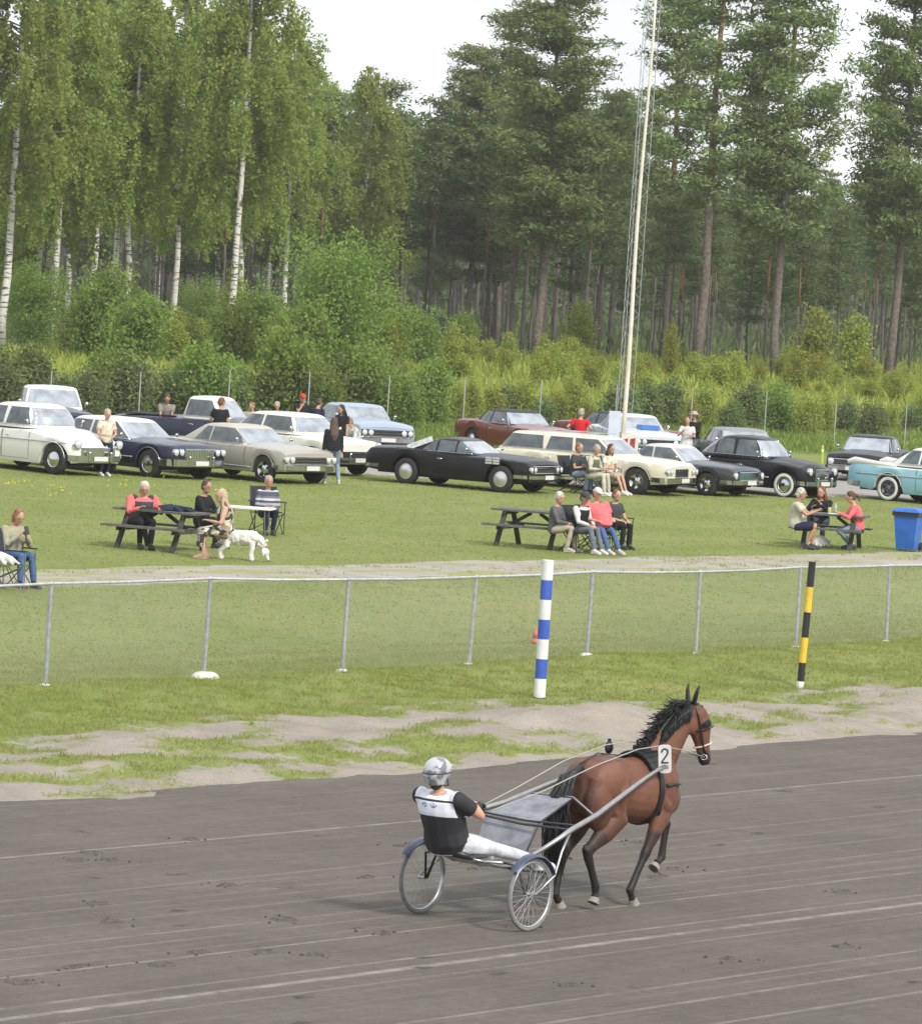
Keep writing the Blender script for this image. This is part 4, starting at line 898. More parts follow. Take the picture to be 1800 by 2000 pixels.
for k, (a, b, c, d) in J.items():
    c, d = Vector(c), Vector(d); ax_ = (d-c).normalized()
    if k == 'LF': ax_ = Vector((0, -.75, -.66))
    if k == 'RH': ax_ = Vector((0, -.45, -.9))
    if k in ('RF', 'LH'): ax_ = Vector((0, .30, -.95)); 
    ax_.normalize(); m = MB(); e = d+ax_*.055
    if k in ('RF', 'LH'): e = Vector((d.x, d.y+.03, .004))
    m.tube([d-ax_*.005, d+(e-d)*.5, e], [(.044, .046), (.052, .056), (.060, .068)], 16, ref=(1, 0, 0)); o = m.build('hoof', HOOF, horse, 50)
    m = MB(); m.tube([e+(e-d).normalized()*.001, e+(e-d).normalized()*.004], [(.038, .045), (.036, .043)], 14, ref=(1, 0, 0)); m.build('sole', mat('hoof sole', (.10, .09, .08), .9), o)
g = np.random.default_rng(9)
# mane: locks blown back from the crest
m = MB(); crest = [Vector((0, .36, 1.57)), Vector((0, .48, 1.68)), Vector((.01, .58, 1.80)), Vector((.03, .70, 1.915)), Vector((.045, .82, 1.99)), Vector((.055, .93, 2.03)), Vector((.06, .99, 2.04))]
for i in range(520):
    u = i/519*5.999; j = int(u); p = crest[j].lerp(crest[j+1], u-j); l = (.05+.09*g.random())*(1.0 if u < 4.6 else .5); side = g.uniform(-.7, .9)
    d1 = Vector((side*.5, -.75+g.normal()*.3, .10+.35*g.random())).normalized(); q = [p-Vector((0, 0, .035)), p+d1*l*.45, p+d1*l*.75+Vector((side*.04, -.05, -.02)), p+d1*l+Vector((side*.07, -.11, -.07*g.random()))]
    m.tube(q, [.009, .009, .006, .0015], 5)
for i in range(420):                               # the part lying on the right side of the neck
    u = g.random()*5.5; j = int(u); p = crest[j].lerp(crest[j+1], u-j); l = .10+.12*g.random(); sd = 1 if g.random() < .6 else -1
    q = [p-Vector((0, 0, .02)), p+Vector((sd*.06, -.03, -.03)), p+Vector((sd*.095, -.06, -l*.6)), p+Vector((sd*.10, -.10, -l))]; m.tube(q, [.008, .008, .006, .0015], 5)
m.tube([c-Vector((0, 0, .03)) for c in crest], [.045, .05, .05, .045, .04, .04, .03], 8)
m.build('mane', HAIRB, horse, True)
m = MB()
for i in range(18):
    x = g.uniform(-.05, .05); m.tube([HP(.02, .05, x), HP(.10, .03, x), HP(.135, -.05-.05*g.random(), x*1.2)], [.014, .012, .003], 5)
m.build('forelock', HAIRB, horse, True)
m = MB()
for i in range(190):
    a = g.random()*6.28; r = .055*math.sqrt(g.random()); dx, dy = r*math.cos(a), r*math.sin(a); l = 1.0+.28*g.random(); k = 1.7
    q = [Vector((dx*.5, -.82+dy*.5, 1.40)), Vector((dx*1.3-.02, -.95+dy, 1.33)), Vector((dx*k-.05, -1.03+dy*k*.8, 1.10)), Vector((dx*k*1.1-.06, -1.05+dy*k, .85)), Vector((dx*k*.9-.06, -1.07+dy*k, 1.42-l*.86))]
    m.tube([v+Vector(g.normal(size=3)*.010*i_) for i_, v in enumerate(q)], [.012, .012, .011, .008, .002], 5)
m.tube([(0, -.78, 1.42), (0, -.93, 1.36), (-.03, -1.02, 1.15)], [.05, .05, .06], 8); m.build('tail', HAIRB, horse, True)
for s in (-1, 1):
    m = MB(); m.ell(HP(.135, -.135, s*.086), (.012, .018, .016), 10, 8); m.build('eye', EYE, horse, True)
# harness, one set of straps each its own part
def ringpts(y, zc, a, b, n=28, off=.012, tilt=0.0): return [Vector((math.sin(t)*(a+off), y+tilt*math.cos(t), zc+math.cos(t)*(b+off))) for t in (2*math.pi*i/n for i in range(n))]
hn = thing('harness', 'black racing harness with bridle and number tag worn by the trotting horse', 'harness', HO, HRZ)
m = MB(); m.tube(ringpts(.26, 1.165, .285, .358, 40, .006, .02), [(.040, .010)]*40, 8, closed=True); m.build('girth', LEATHER, hn, True)
m = MB(); m.slab([(-.20, .12, 1.50), (.20, .12, 1.50), (.22, .42, 1.50), (-.22, .42, 1.50)], .02)
m = MB()
for i in range(10):
    a0, a1 = -.95+1.9*i/10, -.95+1.9*(i+1)/10
    m.slab([(math.sin(a0)*.295, .10, 1.17+math.cos(a0)*.368), (math.sin(a0)*.295, .40, 1.19+math.cos(a0)*.372), (math.sin(a1)*.295, .40, 1.19+math.cos(a1)*.372), (math.sin(a1)*.295, .10, 1.17+math.cos(a1)*.368)], .022)
m.build('saddle_pad', LEATHER, hn); m = MB(); m.box((0, .26, 1.575), (.16, .10, .05)); m.tube([(-.05, .26, 1.58), (-.06, .26, 1.65), (-.02, .26, 1.66)], .012, 6); m.tube([(.05, .26, 1.58), (.06, .26, 1.65), (.02, .26, 1.66)], .012, 6); m.build('saddle_hook', LEATHER, hn)
m = MB(); m.tube([(.27, .36, 1.22), (.24, .62, 1.22), (.12, .80, 1.20), (0, .83, 1.19), (-.12, .80, 1.20), (-.24, .62, 1.22), (-.27, .36, 1.22)], [(.012, .026)]*7, 8, ref=(0, 0, 1)); m.build('breast_strap', LEATHER, hn, True)
m = MB(); m.tube([(.26, .28, 1.0), (.21, .33, .92), (.12, .46, .87), (0, .70, .98)], .014, 6); m.build('belly_strap', LEATHER, hn, True)
m = MB(); m.tube([(0, -.80, 1.46), (0, -.5, 1.560), (0, -.2, 1.525), (0, .12, 1.515)], [(.014, .006)]*4, 8, ref=(1, 0, 0)); m.build('back_strap', LEATHER, hn, True)
m = MB()
for s in (-1, 1): m.tube([HP(.0, .045, s*.05), HP(.03, -.05, s*.096), HP(.07, -.2, s*.10), HP(.13, -.40, s*.066), HP(.175, -.47, s*.06)], .009, 6)
m.tube([HP(-.09, -.06, .0), HP(-.03, .0, .085), HP(.06, .06, .0), HP(-.03, .0, -.085)], .010, 6, closed=True)
nb = lambda f, z, a, b, nme: MB().tube([HP(f+math.cos(t)*b, z+math.cos(t)*.03, math.sin(t)*a) for t in (2*math.pi*i/18 for i in range(18))], [(.011, .007)]*18, 6, closed=True)
m.build('bridle', LEATHER, hn, True); nb(.145, -.37, .066, .090, '').build('noseband', mat('pale sheepskin', (.55, .53, .50), .95, bump=.8, bs=40), hn, True); nb(.10, -.20, .10, .145, '').build('cheek_strap', LEATHER, hn, True)
for s in (-1, 1):
    m = MB(); m.ell(HP(.13, -.135, s*.118), (.006, .05, .042), 12, 8, rot=Matrix.Rotation(-HT+s*.25, 3, 'Z')); m.build('blinker', LEATHER, hn); m = MB(); m.tube([HP(.14, -.49, s*.062+.014*math.cos(t)) + Vector((0, 0, .028*math.sin(t))) + hf*.028*math.cos(t) for t in (i*.7854 for i in range(8))], .005, 5, closed=True); m.build('bit_ring', GUNM, hn, True)
# number tag with digit
def ntag(c, R_, name='number_tag'):
    w_, h_, r_ = .065, .145, .035; pts = []
    for cx, cz, a0 in ((w_-r_, h_-r_, 0), (-(w_-r_), h_-r_, 90), (-(w_-r_), -(h_-r_), 180), (w_-r_, -(h_-r_), 270)):
        pts += [R_ @ Vector((cx+r_*math.cos(math.radians(a0+k*18)), 0, cz+r_*math.sin(math.radians(a0+k*18)))) + c for k in range(6)]
    m = MB(); m.slab(pts, .012); o = m.build(name, WHITEP, hn)
    m = MB(); nn = (pts[1]-pts[0]).cross(pts[-1]-pts[0]).normalized(); of = nn*.004
    P_ = [(-.030, .070), (-.026, .092), (-.008, .108), (.014, .106), (.030, .090), (.031, .066), (.018, .040), (-.004, .010), (-.028, -.024), (-.032, -.036)]
    V_ = [R_ @ Vector((x, 0, z)) + c + of for x, z in P_]; m.tube(V_, [(.003, .0085)]*len(V_), 6, ref=nn); a, b = [R_ @ Vector((x, 0, -.036)) + c + of for x in (-.034, .036)]; m.tube([a, b], [(.003, .0085)]*2, 6, ref=nn); m.build('digit', mat('dark print', (.03, .035, .05), .6), o)
    m = MB(); [m.tube([R_ @ Vector((-.036, 0, z)) + c + of, R_ @ Vector((.036, 0, z)) + c + of], [(.002, .004)]*2, 4, ref=nn) for z in (-.066, -.080, -.094)]; m.build('small_print', mat('grey print', (.25, .26, .30), .6), o)
ntag(Vector((.345, .18, 1.505)), Matrix.Rotation(math.radians(32), 3, 'Z') @ Matrix.Rotation(math.radians(-4), 3, 'Y') @ Matrix.Rotation(math.radians(8), 3, 'X'))
m = MB(); m.ell((-.33, .15, 1.55), (.035, .06, .07)); m.tube([(-.33, .15, 1.5), (-.33, .15, 1.64)], .018, 8); m.build('shaft_coupling', LEATHER, hn)

# sulky -------------------------------------------------------------
AY = -2.46; WX = .66; WR = .355
sk = thing('sulky', 'two wheeled racing sulky with alloy shafts and grey mud shields', 'sulky', HO+_rv*.05, HRZ)
SX = lambda y: .326-.176*y
def shaft(s): return [Vector((s*.300, .18, 1.43)), Vector((s*.31, .06, 1.41)), Vector((s*.37, -.25, 1.34)), Vector((s*.46, -.75, 1.205)), Vector((s*SX(-1.32), -1.32, 1.045)), Vector((s*.66, -1.86, .945)), Vector((s*.655, -2.02, .88)), Vector((s*.56, -2.18, .76)), Vector((s*.40, -2.34, .615)), Vector((s*.30, -2.44, .57))]
SHAFTM = mat('polished shaft alloy', (.40, .40, .40), .34, .75, var=.12, vs=10)
for s in (-1, 1):
    q = shaft(s); m = MB(); m.tube(q, [.020]*3+[.026, .027, .027, .024, .021, .020, .019], 12); m.build('shaft', SHAFTM, sk, True)
    m = MB(); m.tube([q[5], Vector((s*.665, -2.0, .74)), Vector((s*.70, -2.14, .52)), Vector((s*(WX+.055), AY, WR))], .0125, 8); m.build('outer_stay', SHAFTM, sk, True)
    m = MB(); m.tube([q[8], Vector((s*.50, -2.40, .66)), Vector((s*.585, -2.36, .58)), Vector((s*(WX-.055), AY, WR))], .014, 8); m.tube([q[8]+Vector((0, -.22, .02)), Vector((s*.56, -2.56, .62)), Vector((s*(WX-.055), AY-.02, WR))], .012, 8); m.build('fork', DARKFR, sk, True)
    # wheel
    c = Vector((s*WX, AY, WR)); m = MB(); rr = WR-.017; m.tube([c+Vector((0, math.cos(t)*rr, math.sin(t)*rr)) for t in (2*math.pi*i/56 for i in range(56))], .019, 10, closed=True)
    wh = m.build('wheel', mat('dusty grey tyre', (.20, .20, .20), .85, var=.25, vs=30), sk, True)
    m = MB(); rr = WR-.042; m.tube([c+Vector((0, math.cos(t)*rr, math.sin(t)*rr)) for t in (2*math.pi*i/56 for i in range(56))], [(.012, .010)]*56, 8, closed=True, ref=None); m.build('rim', mat('alloy rim', (.55, .55, .54), .35, .7), wh, True)
    m = MB()
    for i in range(32):
        a = 2*math.pi*i/32; b = a+(.5 if i % 4 < 2 else -.5); sd = .030 if i % 2 else -.030; m.tube([c+Vector((sd, math.cos(b)*.022, math.sin(b)*.022)), c+Vector((0, math.cos(a)*(WR-.05), math.sin(a)*(WR-.05)))], .0016, 4, caps=False)
    m.build('spokes', mat('bright spoke', (.42, .42, .42), .6, .2), wh); m = MB(); m.lathe([(0, -.045), (.018, -.045), (.020, -.03), (.012, -.02), (.012, .02), (.020, .03), (.018, .045), (0, .045)], 14, c, 'x'); m.build('hub', GUNM, wh, 40)
    # mudguard
    m = MB(); vs = []; k = 16
    for i in range(k+1):
        a = math.radians(38+115*i/k); r = WR+.035
        for x_, dr in ((-.052, -.022), (-.035, 0), (.035, 0), (.052, -.022)): vs.append(c+Vector((x_, -math.cos(math.pi-a)*(r+dr)*-1, math.sin(a)*(r+dr))))
    vs = vs+[v-(v-c).normalized()*.004 for v in vs]; nn = 4*(k+1); fs = [(i*4+j, i*4+j+1, (i+1)*4+j+1, (i+1)*4+j) for i in range(k) for j in range(3)]; m.add(vs, fs+[tuple(nn+q for q in reversed(f)) for f in fs]); m.build('mudguard', mat('navy mudguard', (.06, .075, .13), .35, var=.3, vs=14), sk, True)
m = MB(); m.tube([(-.56, -2.40, .62), (-.3, -2.46, .58), (0, -2.47, .575), (.3, -2.46, .58), (.56, -2.40, .62)], .017, 10); m.tube([(-.42, -2.62, .64), (0, -2.68, .62), (.42, -2.62, .64)], .014, 8); m.tube([(-.30, -2.44, .57), (-.24, -2.66, .63), (-.2, -2.8, .66)], .013, 8); m.tube([(.30, -2.44, .57), (.24, -2.66, .63), (.2, -2.8, .66)], .013, 8); m.build('seat_frame', SHAFTM, sk, True)
m = MB(); m.ell((0, -2.68, .675), (.25, .21, .032), 20, 10); m.tube([(-.18, -2.84, .68), (0, -2.90, .72), (.18, -2.84, .68)], [(.03, .03), (.045, .045), (.03, .03)], 10); m.build('seat', LEATHER, sk, True)
for s in (-1, 1):
    m = MB(); m.tube([(s*.30, -2.44, .57), (s*.34, -2.1, .52), (s*.36, -1.84, .50)], .012, 8); m.tube([(s*.25, -1.84, .49), (s*.42, -1.84, .49)], .012, 8); m.build('foot_rest', DARKFR, sk, True)
m = MB(); L_ = [Vector((-.53, -1.14, 1.10)), Vector((.56, -1.32, 1.045))]; m.tube([Vector((-.64, -1.78, .965)), Vector((0, -1.80, .925)), Vector((.66, -1.86, .945))], .012, 8); m.tube([Vector((-.63, -1.70, .975)), Vector((0, -1.70, .95)), Vector((.64, -1.70, .975))], .010, 8); m.build('crossbar', DARKFR, sk, True)
m = MB(); m.tube([(-.50, -1.0, 1.135), (.10, -1.08, 1.16), (.565, -1.35, 1.04)], .010, 8); m.build('front_brace', SHAFTM, sk, True)
SHM = mat('grey mud shield mesh', (.25, .26, .29), .7, spec=.3, var=.35, vs=5)
def sheet(name, a, b, c, d, n=8, sag=.02):
    m = MB(); a, b, c, d = map(Vector, (a, b, c, d)); vs = []
    for i in range(n+1):
        for j in range(n+1):
            u, v = i/n, j/n; p = (a*(1-u)+b*u)*(1-v)+(d*(1-u)+c*u)*v; p = p-Vector((0, 0, sag*16*u*(1-u)*v*(1-v))); vs.append(p)
    vs += [p-Vector((0, 0, .006)) for p in vs]; N_ = (n+1)**2; fs = [(i*(n+1)+j, (i+1)*(n+1)+j, (i+1)*(n+1)+j+1, i*(n+1)+j+1) for i in range(n) for j in range(n)]
    m.add(vs, fs+[tuple(N_+q for q in reversed(f)) for f in fs]); return m.build(name, SHM, sk, True)
sheet('mud_shield', (-.50, -1.02, 1.125), (.10, -1.10, 1.15), (.16, -1.70, .945), (-.52, -1.68, .965))
sheet('mud_shield', (-.50, -1.73, .93), (.14, -1.76, .90), (.20, -1.98, .62), (-.40, -1.98, .62))
m = MB(); m.tube([(.10, -1.08, 1.15), (.16, -1.70, .95), (.20, -1.98, .62)], .009, 6); m.build('shield_stay', DARKFR, sk, True)

# driver ------------------------------------------------------------
def m_vest():
    m, N, L, b = node_mat('racing colours'); tc = N.new('ShaderNodeTexCoord'); sp = N.new('ShaderNodeSeparateXYZ'); L.new(tc.outputs['Object'], sp.inputs[0])
    y, z, x = sp.outputs[1], sp.outputs[2], sp.outputs[0]
    def step(v, a, b_): r = N.new('ShaderNodeMapRange'); r.inputs[1].default_value = a; r.inputs[2].default_value = b_; L.new(v, r.inputs[0]); return r.outputs[0]
    inx = mth(N, L, 'LESS_THAN', mth(N, L, 'ABSOLUTE', x), .215)
    c = mixc(N, L, mth(N, L, 'MULTIPLY', step(z, 1.028, 1.032), inx), (.018, .019, .024), (.72, .74, .80))
    c = mixc(N, L, mth(N, L, 'MULTIPLY', mth(N, L, 'LESS_THAN', mth(N, L, 'ABSOLUTE', mth(N, L, 'SUBTRACT', z, 1.172)), .010), inx), c, (.02, .02, .03))
    # small blue print on the back
    for cx in (-.075, .035):
        d = mth(N, L, 'ADD', mth(N, L, 'POWER', mth(N, L, 'DIVIDE', mth(N, L, 'SUBTRACT', x, cx), .035), 2), mth(N, L, 'POWER', mth(N, L, 'DIVIDE', mth(N, L, 'SUBTRACT', z, 1.125), .022), 2))
        k = mth(N, L, 'MULTIPLY', mth(N, L, 'LESS_THAN', d, 1), nz(N, L, tc.outputs['Object'], 45, 1, .5, .42, .5)); c = mixc(N, L, mth(N, L, 'MULTIPLY', k, mth(N, L, 'LESS_THAN', y, -.1)), c, (.12, .22, .48))
    L.new(c, b.inputs['Base Color']); b.inputs['Roughness'].default_value = .75; bumpn(N, L, nz(N, L, tc.outputs['Object'], 16, 4, .6, 0, 1), b, .5, .01); return m
DP = _fv*-2.84 + _rv*(-.05)
WHITEPANTS = mat('white driving trousers', (.60, .62, .67), .75, var=.30, vs=7, bump=1, bs=11); GLOVE = mat('black glove', (.02, .02, .022), .6)  # trousers: blue-grey tint and noise paint fold shading into the colour
drv = person('driver leaning back on the sulky in white trousers, black and white top and silver helmet', HO+DP, HH, pelvis=(0, 0, .79), lean=-.36, feet=[(-.36, 1.00, .56), (.36, 1.00, .56)], hands=[(-.06, .24, 1.10), (.12, .24, 1.11)], look=(10, -6),
             style='helmet', belly=.02, top=m_vest(), sleeve='short', bottom=WHITEPANTS, shoe=mat('white driving boot', (.60, .61, .63), .6), vox=.0115, knee=(0, .2, 1), elbow=[(-1, -.5, -.45), (1, -.5, -.45)], w=1.28, sc=1.06)
drv.location.z = -.03
for o in list(drv.children):
    if o.name.startswith('body'):
        dbody = o
# helmet on the head, placed from the same head frame as person()
D_ = Vector((0, math.sin(-.36), math.cos(-.36))); Hc_ = Vector((0, 0, .79))+D_*.49+D_*.075+Vector((0, .02, 0)); R_ = Matrix.Rotation(-math.radians(10), 3, 'Z') @ Matrix.Rotation(math.radians(6), 3, 'X') @ Matrix.Rotation(.36*.35, 3, 'X'); hc_ = Hc_+R_ @ Vector((0, .015, .105))
def m_helmet():
    m, N, L, b = node_mat('helmet shell'); tc = N.new('ShaderNodeTexCoord'); v = tc.outputs['Object']
    c = mixc(N, L, nz(N, L, v, 9, 2, .4, .47, .52), (.42, .43, .45), (.16, .17, .19)); L.new(c, b.inputs['Base Color']); b.inputs['Roughness'].default_value = .18; b.inputs['Coat Weight'].default_value = .8; return m
m = MB(); m.ell(hc_+R_ @ Vector((0, -.005, .022)), (.120, .142, .118), 24, 14, rot=R_); m.tube([hc_+R_ @ Vector((0, -.03, -.0)), hc_+R_ @ Vector((0, -.035, -.098))], [(.117, .126), (.098, .100)], 18, ref=R_ @ Vector((1, 0, 0))); m.tube([hc_+R_ @ Vector((0, .11, .045)), hc_+R_ @ Vector((0, .175, .02))], [(.085, .014), (.06, .008)], 12, ref=R_ @ Vector((1, 0, 0)))
hm2 = MB(); hm2.ell(hc_+R_ @ Vector((0, -.045, -.085)), (.070, .062, .075), 12, 8, rot=R_); remesh(hm2, 'hair', HAIRC['dark'], .012, 1, drv)
hl = remesh(m, 'helmet', m_helmet(), .009, 2, drv); m = MB()
m.tube([hc_+R_ @ Vector((.121*math.sin(t), -.005-.144*math.cos(t), .005+.02*math.cos(t))) for t in (-2.2+4.4*i/16 for i in range(17))], [(.004, .007)]*17, 6, ref=R_ @ Vector((0, 0, 1))); m.build('goggle_strap', GLOVE, hl, True)
m = MB(); [m.tube([hc_+R_ @ Vector((s*.10, .01, -.03)), hc_+R_ @ Vector((s*.07, .045, -.125)), hc_+R_ @ Vector((0, .06, -.145))], .006, 6) for s in (-1, 1)]; m.build('chin_strap', GLOVE, hl, True)
for sx_ in (-.06, .12):
    c0 = Vector((sx_, .24, 1.10)); m = MB(); m.ell(c0+Vector((0, .04, 0)), (.045, .055, .036), 12, 8)
    for f in range(4):
        fx = (f-1.5)*.021; m.tube([c0+Vector((fx, .07, .02)), c0+Vector((fx, .105, .012)), c0+Vector((fx, .108, -.018)), c0+Vector((fx, .075, -.03))], [.013, .012, .012, .011], 8)
    m.tube([c0+Vector((-.04, .04, .015)), c0+Vector((-.045, .075, .025)), c0+Vector((-.02, .10, .03))], [.014, .013, .010], 8); m.build('glove', GLOVE, drv, True)
#, (.268, -.12, 1.17), (.285, -.13, 1.08), (.278, -.20, 1.06)], .002)
# reins from the gloves to the bit
rn = thing('reins', 'long pale reins running from the driver to the horse bit', 'reins', HO, HRZ)
for s, sx_ in ((-1, -.08), (1, .10)):
    m = MB(); m.tube([(sx_, -2.38, 1.08), (s*.16, -1.6, 1.25), (s*.20, -.8, 1.47), (s*.20, -.1, 1.60), (s*.20, .30, 1.62), (s*.20, .75, 1.55), HP(.14, -.49, s*.07)], [(.008, .005)]*7, 6, ref=(1, 0, 0)); m.build('rein', mat('pale webbing', (.36, .34, .31), .8), rn, True)
#, (-.30, -1.7, 1.42), (-.36, -1.2, 1.60)], [.007, .005, .003], 6)
# ------------------------------------------------------------------ cars
CHROME = mat('chrome', (.62, .63, .65), .14, 1.0, var=.1, vs=6); TYRE = mat('car tyre', (.028, .028, .028), .85, var=.3, vs=20); WWALL = mat('white wall', (.66, .65, .62), .6)
GLASS = mat('car window glass', (.10, .12, .13), .10, .35, spec=.9, var=.5, vs=3, coat=.5); SHIELD = mat('windscreen glass', (.52, .56, .60), .14, .72, spec=.9, var=.35, vs=2.5, coat=.6)  # windscreen colour is pale and metallic to imitate the sky's reflection
UNDER = mat('underbody', (.015, .015, .016), .9); GRILLE = mat('dark grille', (.03, .03, .032), .4, .4); LAMP = mat('headlamp lens', (.66, .68, .70), .12, .3, coat=1); RED_L = mat('tail lamp', (.35, .02, .015), .25); PLATE = mat('number plate', (.60, .60, .58), .5)
def paint(n, c, r=.28, var=.06): return mat('paint '+n, c, r, 0, .42, .35, var=var, vs=1.5)
def itp(tab, y):
    if y <= tab[0][0]: return tab[0][1]
    for (a, b), (c, d) in zip(tab[:-1], tab[1:]):
        if y <= c: k = (y-a)/(c-a) if c > a else 0; return b+(d-b)*(k*k*(3-2*k)*.35+k*.65)
    return tab[-1][1]
def car(label, pix, head, S, cat='car', name='parked_car', ref=None, group=None):
    """ref: local point (x, y) that stands on photo pixel pix"""
    h = math.radians(head); F = Vector((math.sin(h), math.cos(h), 0)); R = Vector((F.y, -F.x, 0)); p = gp(*pix)
    y0, y1 = S['top'][0][0], S['top'][-1][0]; wb = S['wb']; W = S['w']; wr = S['wr']; ar = S.get('ar', wr+.07)
    rx, ry = ref if ref else (W-.12, wb[1]); o = p - F*ry - R*rx; o.z = gz(o.x, o.y); root = thing(name, label, cat, o, -h, group)
    P_ = S['paint']; P2 = S.get('paint2', P_)
    ys = sorted(set([y0, y0+.03, y0+.08, y1-.08, y1-.03, y1] + [y0+(y1-y0)*i/40 for i in range(41)] + [w_+ar*math.cos(math.pi*i/12) for w_ in wb for i in range(13)]))
    def hw(y): return itp(S['wid'], y)
    def zb(y):
        z = itp(S.get('bot', [(y0, .36), (wb[0], .24), (wb[1], .24), (y1, .32)]), y)
        for w_ in wb:
            d = abs(y-w_); 
            if d < ar: z = max(z, wr*.97+math.sqrt(ar*ar-d*d))
        return min(z, itp(S['sh'], y)-.10)
    vs = []; cw = S.get('cw', .62)
    for y in ys:
        w = hw(y); b = zb(y); s = itp(S['sh'], y); t = itp(S['top'], y); row = []
        prof = [(w*.80, b+.01), (w*.955, b), (w*.985, b+(s-b)*.10), (w, b+(s-b)*.5), (w*.992, b+(s-b)*.78), (w*.965, s-.03), (w*.90, s), (w*.80, s+(t-s)*.12), (w*cw, s+(t-s)*.55), (w*cw*.7, s+(t-s)*.90), (0, t)]
        row = [(-x, z) for x, z in prof] + [(x, z) for x, z in reversed(prof[:-1])]; vs += [(x, y, z) for x, z in row]; k = len(row)
    n = len(ys); mb = MB(); fs = []; mi = []
    for i in range(n-1):
        for j in range(k): fs.append((i*k+j, (i+1)*k+j, (i+1)*k+(j+1) % k, i*k+(j+1) % k)); 
    mb.add(vs, fs, 0); 
    if 'two' in S:                                  # lower side panel in a second colour
        ylim, = S['two']; 
        for q, f in enumerate(fs):
            j = q % k; i = q//k
            if ylim(ys[i]) and (j in (1, 2, 3, 4) or j in (15, 16, 17, 18)): mb.m[q] = 1
    mb.add([vs[j] for j in range(k)], [tuple(range(k))], 0); mb.add([vs[(n-1)*k+j] for j in range(k)], [tuple(reversed(range(k)))], 0)
    mb.build('body', [P_, P2], root, 32)
    m = MB(); m.box((0, (y0+y1)/2, .44), (W*1.30, (y1-y0)*.90, .36)); m.box((0, (y0+y1)/2, .26), (W*1.1, (y1-y0)*.7, .10)); m.build('underbody', UNDER, root)
    # greenhouse
    bl, rr, rfn, bf, zr = S['cab']; zbelt = S.get('belt', itp(S['sh'], (bl+bf)/2)); wB, wR = S.get('cw2', (W*.90, W*.70)); ne = S.get('ne', 5.0); z0 = zbelt-.06
    def frame(z):
        q = (z-zbelt)/(zr-zbelt); qq = min(1.02, q); qb = min(1, max(-.2, qq)); e = S.get('bulge', .0)*math.sin(math.pi*max(0, min(1, qb)))
        a = bl+(rr-bl)*qb-e*.6; b_ = bf+(rfn-bf)*qb+e; w_ = wB+(wR-wB)*qb**1.2 if qb > 0 else wB
        if q > .86: d = (q-.86)/.14; sh_ = d*d*.10; a += sh_; b_ -= sh_; w_ -= sh_*.9
        return a, b_, w_
    def Sside(y, z, s, off=.005):
        a, b_, w_ = frame(z); u = max(-1, min(1, (y-(a+b_)/2)/((b_-a)/2))); return Vector((s*(w_*(1-abs(u)**ne)**(1/ne)+off), y, z))
    def Sfr(x, z, front=True, off=.006):
        a, b_, w_ = frame(z); u = max(-1, min(1, x*w_)); u = x; d = (1-abs(u)**ne)**(1/ne); c_ = (a+b_)/2; l = (b_-a)/2; return Vector((u*w_, c_+(l*d+off)*(1 if front else -1), z))
    zs = [z0, zbelt]+[zbelt+(zr-zbelt)*q for q in (.2, .4, .6, .75, .86, .92, .96, .985)]; nr = 40; vs = []
    for z in zs:
        a, b_, w_ = frame(z)
        for q in range(nr):
            t = 2*math.pi*q/nr; c_, s_ = math.cos(t), math.sin(t); r = (abs(c_)**ne+abs(s_)**ne)**(-1/ne); vs.append((w_*r*s_, (a+b_)/2+(b_-a)/2*r*c_, z))
    a, b_, w_ = frame(zr*.999); 
    for q in range(nr):
        t = 2*math.pi*q/nr; c_, s_ = math.cos(t), math.sin(t); r = (abs(c_)**ne+abs(s_)**ne)**(-1/ne)*.72; vs.append((w_*r*s_, (a+b_)/2+(b_-a)/2*r*c_, zr+.012))
    vs.append((0, (a+b_)/2, zr+.030)); N_ = len(zs)+1; mb = MB(); fs = [(i*nr+q, i*nr+(q+1) % nr, (i+1)*nr+(q+1) % nr, (i+1)*nr+q) for i in range(N_-1) for q in range(nr)] + [((N_-1)*nr+q, (N_-1)*nr+(q+1) % nr, N_*nr) for q in range(nr)]
    mb.add(vs, [tuple(reversed(f)) for f in fs]); roof = mb.build('roof', S.get('roofm', P_), root, 50)
    def patchm(fn, q0, q1, q2, q3, nu=8, nv=4):
        m = MB(); vs = [];
        for i in range(nu+1):
            for j in range(nv+1):
                u, v = i/nu, j/nv; a = (q0[0]*(1-u)+q1[0]*u)*(1-v)+(q3[0]*(1-u)+q2[0]*u)*v; z = (q0[1]*(1-u)+q1[1]*u)*(1-v)+(q3[1]*(1-u)+q2[1]*u)*v; vs.append(fn(a, z))
        return m.add(vs, [(i*(nv+1)+j, (i+1)*(nv+1)+j, (i+1)*(nv+1)+j+1, i*(nv+1)+j+1) for i in range(nu) for j in range(nv)])
    hz = zr-zbelt; zl, zh = zbelt+.03, zr-.14*hz-.01
    for wn_ in S['win']:                            # ((y at sill rear, y at sill front), (y at head front, y at head rear))
        (ya, yb), (yc, yd) = wn_
        for s in (-1, 1): patchm(lambda y, z: Sside(y, z, s), (ya, zl), (yb, zl), (yc, zh), (yd, zh)).build('window', GLASS, root, True)
    wl_ = S.get('wl', .86)
    patchm(lambda x, z: Sfr(x, z), (-wl_, zl), (wl_, zl), (wl_*.97, zh), (-wl_*.97, zh), 14).build('windscreen', S.get('shield', SHIELD), root, True)
    patchm(lambda x, z: Sfr(x, z, False), (-wl_, zl), (wl_, zl), (wl_*.95, zh), (-wl_*.95, zh), 14).build('rear_window', GLASS, root, True)
    if S.get('chromewin', True):
        for s in (-1, 1):
            m = MB(); ya = min(w_[0][0] for w_ in S['win'])-.03; yb = max(w_[0][1] for w_ in S['win'])+.03; m.tube([Sside(ya+(yb-ya)*i/8, zl-.015, s, .008) for i in range(9)], .009, 5); m.build('window_trim', CHROME, root, True)
